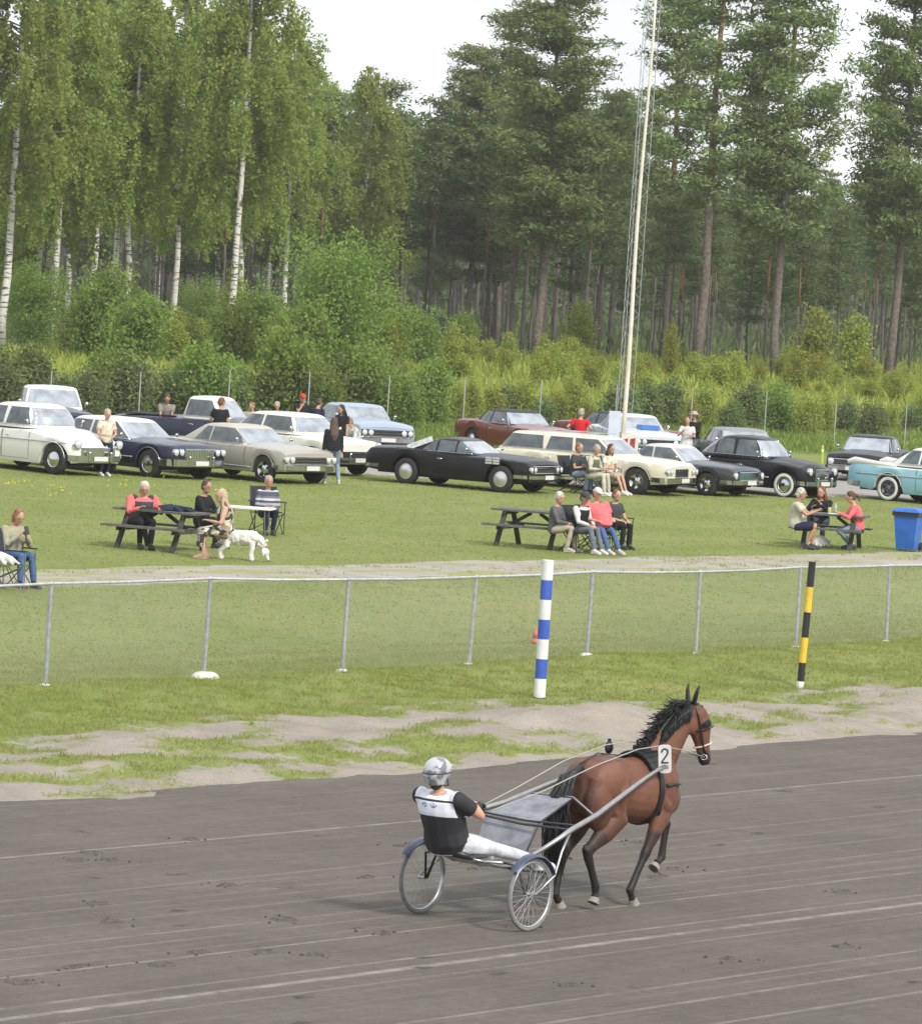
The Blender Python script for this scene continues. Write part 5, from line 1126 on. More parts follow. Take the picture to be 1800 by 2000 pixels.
    # doors: seams and handles
    for s in (-1, 1):
        for (ya, yb) in S['doors']:
            m = MB()
            for yy in (ya, yb): m.tube([(s*(hw(yy)*.985+.001), yy, .34), (s*(hw(yy)+.001), yy, .55), (s*(hw(yy)*.992+.001), yy, itp(S['sh'], yy)-.10), (s*(hw(yy)*.955+.004), yy, itp(S['sh'], yy)-.01)], .005, 4)
            m.tube([(s*(hw(ya)*.985), ya, .33), (s*(hw(yb)*.985), yb, .33)], .005, 4); m.build('door_seam', UNDER, root)
            m = MB(); yy = ya+.14; m.cap((s*(hw(yy)+.02), yy, itp(S['sh'], yy)-.15), (s*(hw(yy)+.02), yy+.16, itp(S['sh'], yy)-.15), .012); m.build('door_handle', CHROME, root, True)
        m = MB(); ym = S['cab'][3]-.30; m.tube([(s*W*.93, ym, zbelt), (s*(W*.97), ym+.02, zbelt+.10)], .010, 5); m.ell((s*W*.99, ym+.02, zbelt+.13), (.055, .03, .045), 10, 8); m.build('mirror', CHROME, root, True)
        if 'trim' in S:
            z, ya, yb = S['trim']; m = MB(); m.tube([(s*(hw(ya+(yb-ya)*i/10)+.006), ya+(yb-ya)*i/10, z) for i in range(11)], [(.006, .018)]*11, 6, ref=(1, 0, 0)); m.build('side_trim', CHROME, root, True)
        for w_ in wb:                               # bright lip round the wheel arch
            if S.get('lip', True): m = MB(); m.tube([(s*(hw(w_)+.001), w_+ar*math.cos(t), wr*.97+ar*math.sin(t)) for t in (math.pi*(.06+.88*i/16) for i in range(17))], .010, 5); m.build('arch_lip', CHROME if S.get('lipc') else P_, root, True)
    # wheels
    for w_ in wb:
        for s in (-1, 1):
            c = (s*(W-.12), w_, wr); m = MB(); t = .10; pr = [(wr*.60, -t), (wr*.90, -t*1.04), (wr*.985, -t*.80), (wr, -t*.4), (wr, t*.4), (wr*.985, t*.80), (wr*.90, t*1.04), (wr*.60, t)]; m.lathe(pr, 32, c, 'x', close=True); wh = m.build('wheel', TYRE, root, 50)
            R0 = wr*S.get('rim', .64); m = MB(); m.lathe([(x, s*z) for x, z in ((R0, .088), (R0*.94, .098), (R0*.86, .080), (R0*.62, .050 if S.get('mag') else .085), (R0*.40, .075 if S.get('mag') else .108), (R0*.15, .095 if S.get('mag') else .118), (0, .10 if S.get('mag') else .12))], 28, c, 'x'); m.build('hubcap', S.get('rimm', CHROME), wh, 35)
            if S.get('mag'):
                for q in range(5):
                    m = MB(); a = q*1.2566+.3; m.tube([Vector(c)+Vector((s*.088, math.cos(a)*R0*.55, math.sin(a)*R0*.55)), Vector(c)+Vector((s*.076, math.cos(a)*R0*.80, math.sin(a)*R0*.80))], R0*.14, 8); m.build('wheel_slot', UNDER, wh)
            if S.get('ww'): m = MB(); m.lathe([(wr*.65, s*.100), (wr*.68, s*.108), (wr*.89, s*.108), (wr*.90, s*.100)], 32, c, 'x'); m.build('white_wall', WWALL, wh, True)
            if S.get('brakes'): pass
    # front: bumper, grille, lamps, plate; rear: bumper, lamps
    bz = S.get('bz', .42); wf = hw(y1-.1); yy = y1+.06
    def bumper(sg, ye, wE, nm='bumper'):
        m = MB(); pts = [(-wE-.02, ye-sg*.42, bz), (-wE-.035, ye-sg*.16, bz), (-wE*.90, ye+sg*.03, bz), (-wE*.5, ye+sg*.085, bz), (0, ye+sg*.10, bz), (wE*.5, ye+sg*.085, bz), (wE*.90, ye+sg*.03, bz), (wE+.035, ye-sg*.16, bz), (wE+.02, ye-sg*.42, bz)]
        m.tube(pts, [(.022, S.get('bh', .062))]*9, 8, ref=(0, 1, 0)) if False else [m.bar(a, b, .035, S.get('bh', .062)*2) for a, b in zip(pts[:-1], pts[1:])]
        if S.get('over'): [m.cap((x, ye+sg*.11, bz-.06), (x, ye+sg*.11, bz+.14), .04) for x in (-wE*.45, wE*.45)]
        m.build(nm, S.get('bumpm', CHROME), root, 40)
    bumper(1, y1, wf); bumper(-1, y0, hw(y0+.1))
    zg0, zg1 = S.get('gr', (.50, .70)); gw = S.get('gw', .92)*wf; m = MB(); m.box((0, y1+.004, (zg0+zg1)/2), (gw*2, .03, zg1-zg0)); gr = m.build('grille', S.get('grm', GRILLE), root)
    m = MB(); ng = S.get('bars', 5)
    for q in range(ng): m.box((0, y1+.024, zg0+(zg1-zg0)*(q+.5)/ng), (gw*2*.98, .012, .010))
    if S.get('vbars'): [m.box((gw*(-.9+1.8*q/S['vbars']), y1+.026, (zg0+zg1)/2), (.010, .010, (zg1-zg0)*.95)) for q in range(S['vbars']+1)]
    m.tube([(-gw, y1+.02, zg1), (gw, y1+.02, zg1)], .012, 5); m.tube([(-gw, y1+.02, zg0), (gw, y1+.02, zg0)], .012, 5); m.build('grille_bars', CHROME, gr)
    for s in (-1, 1):
        for q in range(S.get('lamps', 1)):
            x = s*(S.get('lx', wf-.16)-q*.20); z = S.get('lz', .64); r = S.get('lr', .085); m = MB(); m.lathe([(r*1.18, -.05), (r*1.2, .022), (r, .030)], 20, (x, y1+.02, z), 'y'); hl_ = m.build('headlight', CHROME, root, 50)
            m = MB(); m.lathe([(r, .028), (r*.7, .042), (0, .050)], 20, (x, y1+.02, z), 'y'); m.build('lens', LAMP, hl_, True)
        m = MB(); m.box((s*(hw(y0+.1)-.20), y0-.015, itp(S['sh'], y0)-.16), (.24, .03, .09)); m.build('taillight', RED_L, root)
    m = MB(); m.box((0, y1+.135, bz), (.46, .01, .11)); m.build('number_plate', PLATE, root)
    for nm, fn, mm in S.get('extra', []): mb = MB(); fn(mb); mb.build(nm, mm, root, 40)
    return root
def basic(L=5.0, w=.95, fo=.9, ro=1.2, wbl=2.9, hood=.98, deck=.98, wr=.33, **k):
    """plain three box outline, numbers in metres"""
    f = wbl/2; y0, y1 = -f-ro, f+fo
    S = dict(w=w, wr=wr, wb=(-f, f), top=[(y0, deck-.16), (y0+.12, deck-.03), (-f-.1, deck+.02), (-.4, hood+.02), (f-.6, hood+.03), (f+.3, hood-.01), (y1-.12, hood-.07), (y1, hood-.16)],
             sh=[(y0, deck-.20), (y0+.15, deck-.07), (-f, deck-.02), (0, hood-.06), (f, hood-.06), (y1-.15, hood-.10), (y1, hood-.20)],
             wid=[(y0, w*.90), (y0+.2, w*.96), (-f, w), (f, w), (y1-.25, w*.97), (y1, w*.91)]); S.update(k); return S
WHITE = paint('white', (.72, .71, .67)); CREAMP = paint('cream', (.66, .62, .49)); NAVYP = paint('midnight blue', (.012, .018, .045)); SAND = paint('champagne beige', (.36, .335, .285)); BLK = mat('paint black', (.008, .008, .010), .34, 0, .32, .10, var=.2, vs=2); BLUEW = paint('silver blue', (.30, .37, .46)); AQUA = paint('light blue', (.27, .50, .60)); RUST = paint('rust red', (.17, .035, .022)); IVORY = paint('ivory', (.72, .70, .62)); SILV = paint('silver white', (.56, .60, .65)); DGREY = paint('dark grey', (.035, .038, .045)); VINYL = mat('cream vinyl roof', (.44, .42, .36), .75, bump=.3, bs=60); DVIN = mat('black vinyl roof', (.03, .03, .033), .7, bump=.3, bs=60)
# 1 white 1940s sedan at the left edge
S1 = basic(w=.96, fo=.60, ro=1.25, wbl=3.0, wr=.37, hood=1.10, deck=1.0, paint=WHITE, cw=.50, cab=(-1.75, -1.05, .35, .80, 1.66), belt=1.13, cw2=(.86, .66), ne=2.9, bulge=.13, win=[((-1.15, -.45), (-.48, -.95)), ((-.36, .42), (.22, -.33))], doors=[(-1.2, -.38), (-.36, .62)], gr=(.42, .70), gw=.72, bars=7, lz=.78, lr=.095, lx=.70, bz=.44, bh=.07, over=True, trim=(.80, -.9, 1.9), rim=.56, ww=False, grm=CHROME)
S1['top'] = [(-2.75, .60), (-2.5, .88), (-1.8, 1.10), (-1.0, 1.14), (.6, 1.15), (1.3, 1.12), (1.8, 1.02), (1.98, .90), (2.10, .72)]; S1['sh'] = [(-2.75, .52), (-2.5, .70), (-1.6, .92), (-.9, 1.02), (.5, 1.03), (1.1, .96), (1.55, .93), (1.9, .84), (2.10, .66)]; S1['wid'] = [(-2.75, .70), (-2.4, .86), (-1.5, .96), (1.5, .96), (1.85, .90), (2.10, .74)]
car('white 1940s sedan with rounded body and chrome grille, cut off by the left edge', (107, 927), 132, S1)
# 2 navy luxury sedan
S2 = basic(w=1.0, fo=.80, ro=1.4, wbl=3.3, wr=.36, hood=.96, deck=.94, paint=NAVYP, roofm=mat('white vinyl roof', (.60, .60, .58), .6), cab=(-2.0, -1.35, .25, .95, 1.40), cw2=(.88, .70), win=[((-1.72, -.62), (-.62, -1.28)), ((-.54, .72), (.18, -.54))], doors=[(-.58, .70)], gr=(.50, .78), gw=.55, bars=5, vbars=10, grm=CHROME, lamps=2, lz=.70, lr=.075, lx=.84, bz=.44, bh=.085, over=True, trim=(.50, -1.1, 1.1), lipc=True, rim=.66)
car('long midnight blue sedan with white vinyl roof and square chrome front', (293, 932), 131, S2)
# 3 beige hardtop
S3 = basic(w=.98, fo=.70, ro=1.3, wbl=2.95, wr=.33, hood=.95, deck=.94, paint=SAND, roofm=VINYL, cab=(-1.90, -1.0, .10, .78, 1.36), cw2=(.88, .70), win=[((-1.15, -.62), (-.62, -.82)), ((-.56, .62), (.10, -.56))], doors=[(-.60, .80)], gr=(.50, .70), gw=.62, bars=3, lamps=2, lz=.62, lr=.072, lx=.84, bz=.42, bh=.06, trim=(.36, -1.1, 1.05), rim=.66, mag=True, bumpm=CHROME)
car('champagne beige two door hardtop with cream vinyl roof and slotted wheels', (517, 943), 133, S3)
# 4 cream 1950s sedan behind
S4 = basic(w=.95, fo=.80, ro=1.25, wbl=2.95, wr=.35, hood=1.02, deck=1.0, paint=IVORY, cw=.55, cab=(-1.85, -1.15, .45, .95, 1.53), belt=1.05, cw2=(.87, .68), ne=3.8, bulge=.08, win=[((-1.45, -.55), (-.55, -1.15)), ((-.47, .62), (.36, -.47))], doors=[(-1.3, -.5), (-.5, .66)], gr=(.44, .66), gw=.70, bars=3, lz=.80, lr=.095, lx=.74, bz=.44, bh=.065, over=True, trim=(.74, -.5, 1.3))
car('ivory white 1950s sedan parked behind the beige hardtop', (612, 926), 132, S4)
# 5 black muscle coupe
def stripes(mb):
    for s in (-1, 1): mb.slab([(s*.994*(.97), 1.02, .93), (s*.992*.97, 1.55, .93), (s*.985*.985, 1.56, .74), (s*.99*.985, 1.03, .74)][::s], .004)
S5 = basic(w=.97, fo=.80, ro=1.25, wbl=2.80, wr=.345, hood=.93, deck=.98, paint=BLK, cab=(-1.85, -.55, -.05, .66, 1.28), cw2=(.86, .66), win=[((-.98, -.60), (-.60, -.72)), ((-.54, -.02), (-.05, -.54)), ((.02, .55), (.02, .0))], doors=[(-.62, .72)], gr=(.54, .72), gw=.80, bars=2, lamps=2, lz=.63, lr=.066, lx=.80, bz=.44, bh=.045, rim=.70, rimm=mat('bright mag', (.66, .66, .66), .3, .8), ar=.42, lip=False)
WS = mat('white stripe decal', (.55, .56, .58), .4, var=.3, vs=14)
def cstripe(mb):
    for s in (1,):
        a, b = Vector((s*.875, -1.42, .955)), Vector((s*.72, -.78, 1.235)); mb.bar(a, b, .16, .012, up=(s, 0, .45))
def fmark(mb):
    for s in (1,):
        for i in range(3):
            for j in range(2): mb.box((s*.972, 1.05+.22*j, .74+.065*i), (.006, .19, .048))
S5['extra'] = [('roof_stripe', cstripe, WS), ('fender_decal', fmark, WS)]
car('black muscle coupe with white pillar stripe and bright wide wheels', (978, 962), 119, S5)
# 6 cream station wagon
def rack(mb):
    for s in (-1, 1): mb.tube([(s*.58, -1.9, 1.485), (s*.58, .1, 1.485)], .014, 6)
    for y in (-1.6, -.9, -.2): mb.tube([(-.58, y, 1.485), (.58, y, 1.485)], .012, 6)
S6 = basic(w=1.0, fo=.85, ro=1.35, wbl=3.1, wr=.345, hood=.96, deck=.98, paint=CREAMP, cab=(-2.78, -2.38, .30, .92, 1.43), belt=.98, cw2=(.90, .74), ne=6, win=[((-2.55, -1.30), (-1.36, -2.32)), ((-1.22, -.42), (-.48, -1.14)), ((-.32, .70), (.22, -.40))], doors=[(-1.3, -.38), (-.38, .78)], gr=(.50, .72), gw=.40, bars=2, vbars=9, lamps=2, lz=.64, lr=.068, lx=.86, bz=.42, bh=.065, trim=(.58, -.95, 1.0), rim=.60, mag=True, extra=[('roof_rack', rack, CHROME)])
car('cream station wagon with long glass side and roof rack', (1243, 966), 118, S6)
# 7 dark compact
S7 = basic(w=.88, fo=.80, ro=1.05, wbl=2.55, wr=.305, hood=.88, deck=.88, paint=DGREY, roofm=mat('pale hood cover', (.50, .50, .47), .6), cab=(-1.30, -.85, .02, .62, 1.26), cw2=(.80, .64), win=[((-1.05, -.50), (-.52, -.85)), ((-.44, .42), (.0, -.46))], doors=[(-.5, .62)], gr=(.46, .68), gw=.60, bars=4, lz=.58, lr=.08, lx=.70, bz=.40, bh=.055, trim=(.50, -.85, .85), rim=.70, mag=True, grm=CHROME)
car('small dark grey coupe with pale top between wagon and black sedan', (1380, 968), 123, S7)
# 8 black 1950s sedan
S8 = basic(w=.90, fo=.66, ro=1.1, wbl=2.65, wr=.345, hood=1.04, deck=.98, paint=BLK, cw=.52, cab=(-1.62, -.90, .20, .72, 1.56), belt=1.04, cw2=(.82, .62), ne=3.4, bulge=.08, win=[((-1.32, -.98), (-.98, -1.10)), ((-.92, -.36), (-.40, -.92)), ((-.28, .46), (.18, -.28))], doors=[(-1.1, -.32), (-.32, .58)], gr=(.50, .80), gw=.42, bars=5, grm=CHROME, lz=.74, lr=.09, lx=.66, bz=.42, bh=.06, over=True, ww=True, rim=.60, trim=(.52, -.8, .85))
S8['top'] = [(-2.42, .66), (-2.2, .86), (-1.7, 1.0), (-.9, 1.06), (.6, 1.07), (1.15, 1.04), (1.7, .95), (1.88, .86), (1.985, .72)]; S8['sh'] = [(-2.42, .60), (-2.15, .76), (-1.3, .94), (.6, .97), (1.25, .93), (1.75, .84), (1.985, .66)]
car('black 1950s sedan with rounded roof and white wall tyres', (1532, 971), 124, S8)
# 9 light blue and white finned car at the right edge
S9 = basic(w=.96, fo=.9, ro=1.32, wbl=2.95, wr=.355, hood=1.0, deck=1.0, paint=WHITE, paint2=AQUA, two=(lambda y: True,), cab=(-1.70, -.95, .30, .80, 1.52), belt=1.04, cw2=(.86, .66), ne=4.2, win=[((-1.18, -.62), (-.62, -.98)), ((-.56, .55), (.28, -.56))], doors=[(-.60, .72)], gr=(.50, .72), bars=5, lz=.78, lr=.09, bz=.44, bh=.06, trim=(.72, -2.5, 1.2), ww=True, rim=.58, rimm=mat('grey slotted wheel', (.13, .13, .14), .5, .5), mag=True, ar=.44)
S9['sh'] = [(-2.795, .90), (-2.65, 1.0), (-2.2, .99), (-1.4, .95), (0, .94), (1.6, .94), (2.375, .80)]
def fins(mb):
    for s in (-1, 1): mb.tube([(s*.86, -1.3, .96), (s*.87, -1.9, 1.01), (s*.87, -2.6, 1.05), (s*.87, -2.82, 1.00)], [(.03, .03), (.045, .07), (.05, .10), (.03, .06)], 10, ref=(1, 0, 0))
S9['extra'] = [('tail_fin', fins, WHITE)]
car('light blue and white finned coupe with white wall tyres at right edge', (1735, 978), 125, S9, ref=(.84, -1.475))
# back row
SP = basic(w=.95, fo=.85, ro=1.3, wbl=2.95, wr=.36, hood=1.12, deck=1.06, paint=NAVYP, roofm=WHITE, cab=(-.62, -.42, .40, .88, 1.68), belt=1.12, cw2=(.84, .70), win=[((-.42, .62), (.34, -.34))], doors=[(-.40, .66)], gr=(.55, .85), bars=4, lz=.80, lr=.09, bz=.48, grm=CHROME, wl=.90)
def bed(mb): mb.box((0, -1.6, 1.085), (1.5, 1.7, .02))
SP['extra'] = [('cargo_bed', bed, UNDER)]
car('dark pickup with white cab roof facing the camera behind the white sedan', (97, 872), 165, SP, 'pickup', 'pickup_truck', ref=(0, .4))
car('navy pickup with white cab behind the beige hardtop, bed to the left', (405, 893), 112, dict(SP), 'pickup', 'pickup_truck', ref=(.5, .2))
S12 = basic(w=.95, fo=.92, ro=1.3, wbl=2.95, hood=.96, paint=BLUEW, cab=(-1.75, -1.05, .22, .82, 1.36), cw2=(.87, .72), win=[((-1.45, -.50), (-.5, -1.05)), ((-.42, .60), (.18, -.42))], doors=[(-.5, .7)], gr=(.50, .72), bars=3, lamps=2, lz=.62, lr=.072, bz=.42, wl=.92)
car('silver blue sedan facing the camera left of the black muscle coupe', (712, 880), 158, S12, ref=(0, .6))
S13 = basic(w=.94, fo=.92, ro=1.15, wbl=2.75, hood=.93, paint=RUST, roofm=DVIN, cab=(-1.6, -.85, .10, .72, 1.33), win=[((-1.1, -.5), (-.5, -.8)), ((-.42, .5), (.08, -.42))], doors=[(-.5, .7)], gr=(.50, .68), lamps=2, lz=.60, lr=.068, wl=.92)
car('rust red coupe with black roof beyond the muscle coupe and wagon', (1020, 886), 148, S13, ref=(0, .2))
car('second rust red coupe mostly hidden by the white sign pillar', (1192, 884), 140, dict(S13), ref=(0, -.6))
def scoop(mb): mb.box((0, 1.15, 1.03), (.62, .55, .14), taper=.9)
S14 = basic(w=.94, fo=.92, ro=1.15, wbl=2.75, hood=.95, paint=SILV, cab=(-1.6, -.85, .12, .74, 1.37), win=[((-1.1, -.5), (-.5, -.8)), ((-.42, .5), (.08, -.42))], doors=[(-.5, .7)], gr=(.52, .70), lamps=2, lz=.61, lr=.07, wl=.92, bz=.42, extra=[('bonnet_scoop', scoop, paint('bright blue', (.03, .14, .46)))])
car('silver white coupe with blue bonnet scoop facing the camera by the mast', (1256, 898), 162, S14, ref=(0, .9))
S15 = dict(S12); S15.update(paint=DGREY, shield=SHIELD, roofm=mat('grey roof', (.20, .21, .23), .4))
car('grey roofed car hidden behind the black 1950s sedan', (1452, 928), 168, S15, ref=(0, .4))
S16 = basic(w=.92, fo=.9, ro=1.1, wbl=2.75, hood=.92, paint=BLK, cab=(-1.3, -.8, .10, .66, 1.36), win=[((-1.0, -.5), (-.5, -.75)), ((-.42, .45), (.08, -.42))], doors=[(-.5, .7)], gr=(.50, .68), lz=.60, wl=.92)
car('black car facing the camera, parked alone left of the light blue coupe', (1683, 940), 196, S16, ref=(0, .9))
# ------------------------------------------------------------------ spectators, dogs and small things
def seat(label, px, py, head, dz=.0, **k):
    k.setdefault('vox', .017); return person(label, gp(px, py), head, pelvis=(0, 0, .52+dz), **k)
K_ = lambda n, c, **k: cloth(n, c, **k)
KHAKI = K_('pale khaki sweater', (.36, .35, .25)); PINKC = CORAL; OLIVE = K_('olive shirt', (.13, .14, .09)); CHAR = K_('charcoal top', (.055, .06, .065)); GREYTEE = K_('grey tee', (.25, .24, .20)); JEANL = K_('light jeans', (.24, .32, .45)); WHITEC = K_('white cotton', (.62, .62, .60)); REDT = K_('red tee', (.55, .02, .03)); DKJ = K_('dark jeans', (.05, .06, .09)); STEELJ = K_('grey jeans', (.14, .16, .20))
camp_chair('folding camp chair with light frame at the left edge', gp(16, 1146), 140, CHF, CHB, None)
seat('person in khaki sweater and jeans looking at a phone at the left edge', 20, 1144, 140, lean=.08, top=KHAKI, sleeve='long', bottom=DENIM, hair='ginger', style='bob', look=(0, 28), hands=[(-.06, .30, .86), (.09, .32, .88)], feet=[(-.12, .52, .07), (.14, .50, .07)], w=1.15)
ph = thing('phone', 'dark phone held up by the person in khaki sweater', 'phone', gp(20, 1144), -math.radians(140)); m = MB(); m.box((.03, .43, .96), (.075, .012, .15), rot=Matrix.Rotation(.5, 3, 'X')); m.build('body', BLACKP, ph)
def cloth_heap(name, label, loc, r, mat_, h=.08, cat='clothing', seed=1):
    g = np.random.default_rng(seed); m = MB()
    m.ell((0, 0, h*.2), (r[0]*.8, r[1]*.8, h*.45), 14, 8)
    for i in range(16): a = g.random()*6.28; q = g.random(); m.tube([(r[0]*.2*math.cos(a), r[1]*.2*math.sin(a), h*(.5+.4*g.random())), (r[0]*q*math.cos(a+.5), r[1]*q*math.sin(a+.5), h*.45), (r[0]*1.05*math.cos(a+.7), r[1]*1.05*math.sin(a+.7), h*.05)], [.04, .045, .02], 6)
    o = remesh(m, name, mat_, .015, 2); o.location = loc; return tag(o, label, cat)
p_ = gp(4, 1150); cloth_heap('jacket', 'white jacket heaped over a chair at the left edge', gp(-2, 1155)+Vector((0, 0, .45)), (.30, .24), WHITEC, .22, 'jacket', 3)
def folding_table(label, loc, rz, L=.9, W=.5, H=.66, top=WHITEP):
    r = thing('folding_table', label, 'folding table', loc, rz); m = MB(); m.box((0, 0, H), (L, W, .03)); m.build('table_top', top, r)
    for x in (-L*.4, L*.4):
        for y in (-W*.4, W*.4): m = MB(); m.tube([(x, y, 0), (x*.9, y, H)], .010, 6); m.build('leg', CHF, r)
        m = MB(); m.tube([(x, -W*.4, .12), (x, W*.4, .12)], .008, 6); m.build('leg_brace', CHF, r)
    return r
camp_chair('light framed camp chair with a white jacket on it, cut by the left edge', gp(-4, 1153), 140, CHF, CHB, None)
# table 1
seat('person with long white hair, pink sleeves and grey vest at the left table', 270, 1070, 158, dz=.0, lean=.22, top=PINKC, sleeve='long', vest=CHAR, bottom=BLACK, hair='white', style='bob', look=(10, 22), hands=[(-.20, .42, .80), (.16, .44, .80)], w=1.4)
seat('person in black top with short brown hair behind the left table', 390, 1068, 118, lean=.06, top=BLACK, sleeve='long', bottom=BLACK, skin=SKIN2, hair='brown', look=(15, 10), hands=[(-.12, .40, .74), (.10, .42, .72)])
seat('person with long blond hair in a dark floral dress on the near bench', 437, 1094, 262, dz=.02, lean=.12, top=FLORAL, sleeve='none', legs='dress', hair='blond', style='long', look=(-10, 8), hands=[(-.18, .34, .74), (.22, .25, .60)], feet=[(-.10, .42, .07), (.10, .36, .07)], shoe=mat('tan sandal', (.30, .20, .14), .7), sc=1.0, w=1.25)
seat('bearded man in banded grey and white sweater sitting on a chair', 518, 1043, 163, dz=-.06, lean=.0, top=m_bands('banded sweater', [(.06, .075, .11), (.07, .08, .11), (.50, .51, .53), (.10, .11, .15), (.30, .31, .34), (.06, .07, .10), (.46, .47, .49), (.12, .13, .16)], .44, .048), sleeve='long', bottom=NAVY, hair='grey', look=(0, 6), hands=[(-.08, .26, .60), (.08, .27, .60)], feet=[(-.07, .34, .07), (.10, .38, .07)], belly=.06, w=1.08, sc=.96, skin=SKIN2)
camp_chair('camp chair under the bearded man in the banded sweater', gp(518, 1041), 163, group=None)
folding_table('white folding table between blond person and bearded man', gp(484, 1047), -.15, 1.0, .6, .58)
tb = t1.location; rzq = Matrix.Rotation(t1.rotation_euler.z, 3, 'Z')
cloth_heap('blue_jacket', 'dark blue jacket heaped on the left picnic table', tb+rzq @ Vector((.30, .0, .76)), (.34, .22), NAVY, .12, 'jacket', 5); cloth_heap('blue_bag', 'pale blue bag on the left picnic table near the white haired person', tb+rzq @ Vector((-.28, .05, .76)), (.15, .12), mat('pale blue plastic', (.20, .36, .58), .5), .10, 'bag', 6)
def dog(label, px, py, head, mat_, sniff=True, sc=1.0):
    r = thing('dog', label, 'dog', gp(px, py), -math.radians(head)); m = MB(); Y = Vector((0, 1, 0))
    m.tube([(0, -.40, .44), (0, -.32, .46), (0, -.12, .47), (0, .10, .46), (0, .26, .46), (0, .34, .44)], [(.06, .08), (.12, .14), (.115, .125), (.13, .16), (.125, .17), (.08, .11)], 14, ref=(1, 0, 0))
    if sniff: nk = [(0, .28, .50), (0, .42, .44), (0, .50, .30)]; hd = Vector((0, .53, .20)); d = Vector((0, .45, -.9))
    else: nk = [(0, .28, .52), (0, .38, .64), (0, .42, .72)]; hd = Vector((0, .46, .78)); d = Vector((0, .95, -.2))
    m.tube(nk, [.11, .09, .08], 12); d.normalize(); m.ell(hd, (.085, .095, .085), 12, 8); m.tube([hd, hd+d*.10, hd+d*.19], [(.06, .06), (.045, .045), (.032, .030)], 10); 
    for s in (-1, 1):
        m.tube([hd+Vector((s*.07, -.03, .05)), hd+Vector((s*.11, -.03, -.01)), hd+Vector((s*.11, -.01, -.09))], [(.035, .02), (.045, .02), (.02, .015)], 8)
        m.tube([(s*.07, .26, .40), (s*.075, .27, .24), (s*.075, .25, .14), (s*.075, .26, .03), (s*.075, .31, .025)], [.075, .062, .052, .050, .040], 10)
        m.tube([(s*.075, -.32, .40), (s*.08, -.26, .28), (s*.08, -.39, .17), (s*.08, -.37, .03), (s*.08, -.32, .025)], [.10, .080, .056, .050, .040], 10)
    m.tube([(0, -.38, .50), (0, -.46, .58), (0, -.45, .68)], [.035, .045, .03], 8)
    g = np.random.default_rng(px)
    for i in range(260): y = g.uniform(-.40, .34); a = g.uniform(0, 6.28); m.ell((.105*math.cos(a), y, .46+.125*math.sin(a)), .034+.012*g.random(), 8, 6)
    for i in range(30): v = Vector(nk[1]).lerp(Vector(nk[2]), g.random())+Vector(g.normal(size=3)*.05); m.ell(v, .035, 8, 6)
    remesh(m, 'body', mat_, .014, 4, r); mm = MB(); mm.ell(hd+d*.195, .018, 8, 6); mm.build('nose', EYE, r, True); [MB().ell(hd+d*.06+Vector((s*.045, .03, .035)), .010, 8, 6).build('eye', EYE, r, True) for s in (-1, 1)]
    mm = MB(); mm.tube([Vector(nk[1])+Vector((.088*math.cos(t), .088*math.sin(t)*.6, .088*math.sin(t)*.6)) for t in (i*.5236 for i in range(12))], .010, 5, closed=True); mm.build('collar', mat('red collar', (.5, .06, .03), .6), r, True); r.scale = (sc,)*3; return r
FUR = mat('white curly fur', (.68, .67, .64), .95, var=.08, vs=10, bump=.6, bs=45); FUR2 = mat('pale greyish fur', (.50, .47, .42), .95, var=.2, vs=18, bump=1, bs=45)
dog('white curly dog sniffing the lawn right of the floral dress', 466, 1094, 95, FUR, True, .92)
# table 2
seat('person with white hair, grey jacket and beige trousers on the middle bench', 1080, 1076, 112, dz=-.03, lean=.05, top=GREYC, sleeve='long', bottom=BEIGE, hair='white', style='short', look=(20, 10), shoe=mat('beige shoe', (.40, .36, .30), .7), hands=[(-.08, .34, .62), (.08, .36, .62)], feet=[(-.10, .46, .07), (.14, .38, .07)], sc=.96)
for px, py in ((1128, 1078), (1160, 1077), (1193, 1071)): camp_chair({1128: 'camp chair under the person in cap and white sleeves', 1160: 'camp chair under the large coral shirted person', 1193: 'camp chair under the rear person in dark clothes'}[px], gp(px, py), 140)
seat('person in dark cap, dark vest, white sleeves and white sneakers', 1128, 1079, 135, dz=-.02, lean=.10, top=WHITEC, sleeve='long', vest=BLACK, bottom=STEELJ, hatm=(CHAR, 'cap'), shoe=WHITESHOE, skin=SKIN2, look=(10, 12), feet=[(-.10, .60, .07), (.08, .56, .07)], hands=[(-.04, .38, .60), (.08, .38, .60)], sc=.98)
seat('large person in coral shirt, jeans and white cap', 1158, 1079, 142, dz=.03, lean=-.04, top=CORAL, sleeve='short', bottom=DENIM, hatm=(WHITEC, 'cap'), shoe=mat('pale sneaker', (.48, .45, .42), .7), belly=.16, w=1.55, look=(5, 6), feet=[(-.14, .68, .07), (.12, .66, .07)], hands=[(-.26, .26, .70), (.22, .30, .68)])
seat('person in dark clothes half hidden behind the coral shirt', 1194, 1071, 135, lean=.02, top=CHAR, sleeve='short', bottom=BLACK, hair='red', look=(8, 6), hands=[(-.10, .34, .64), (.12, .34, .64)], sc=.95)
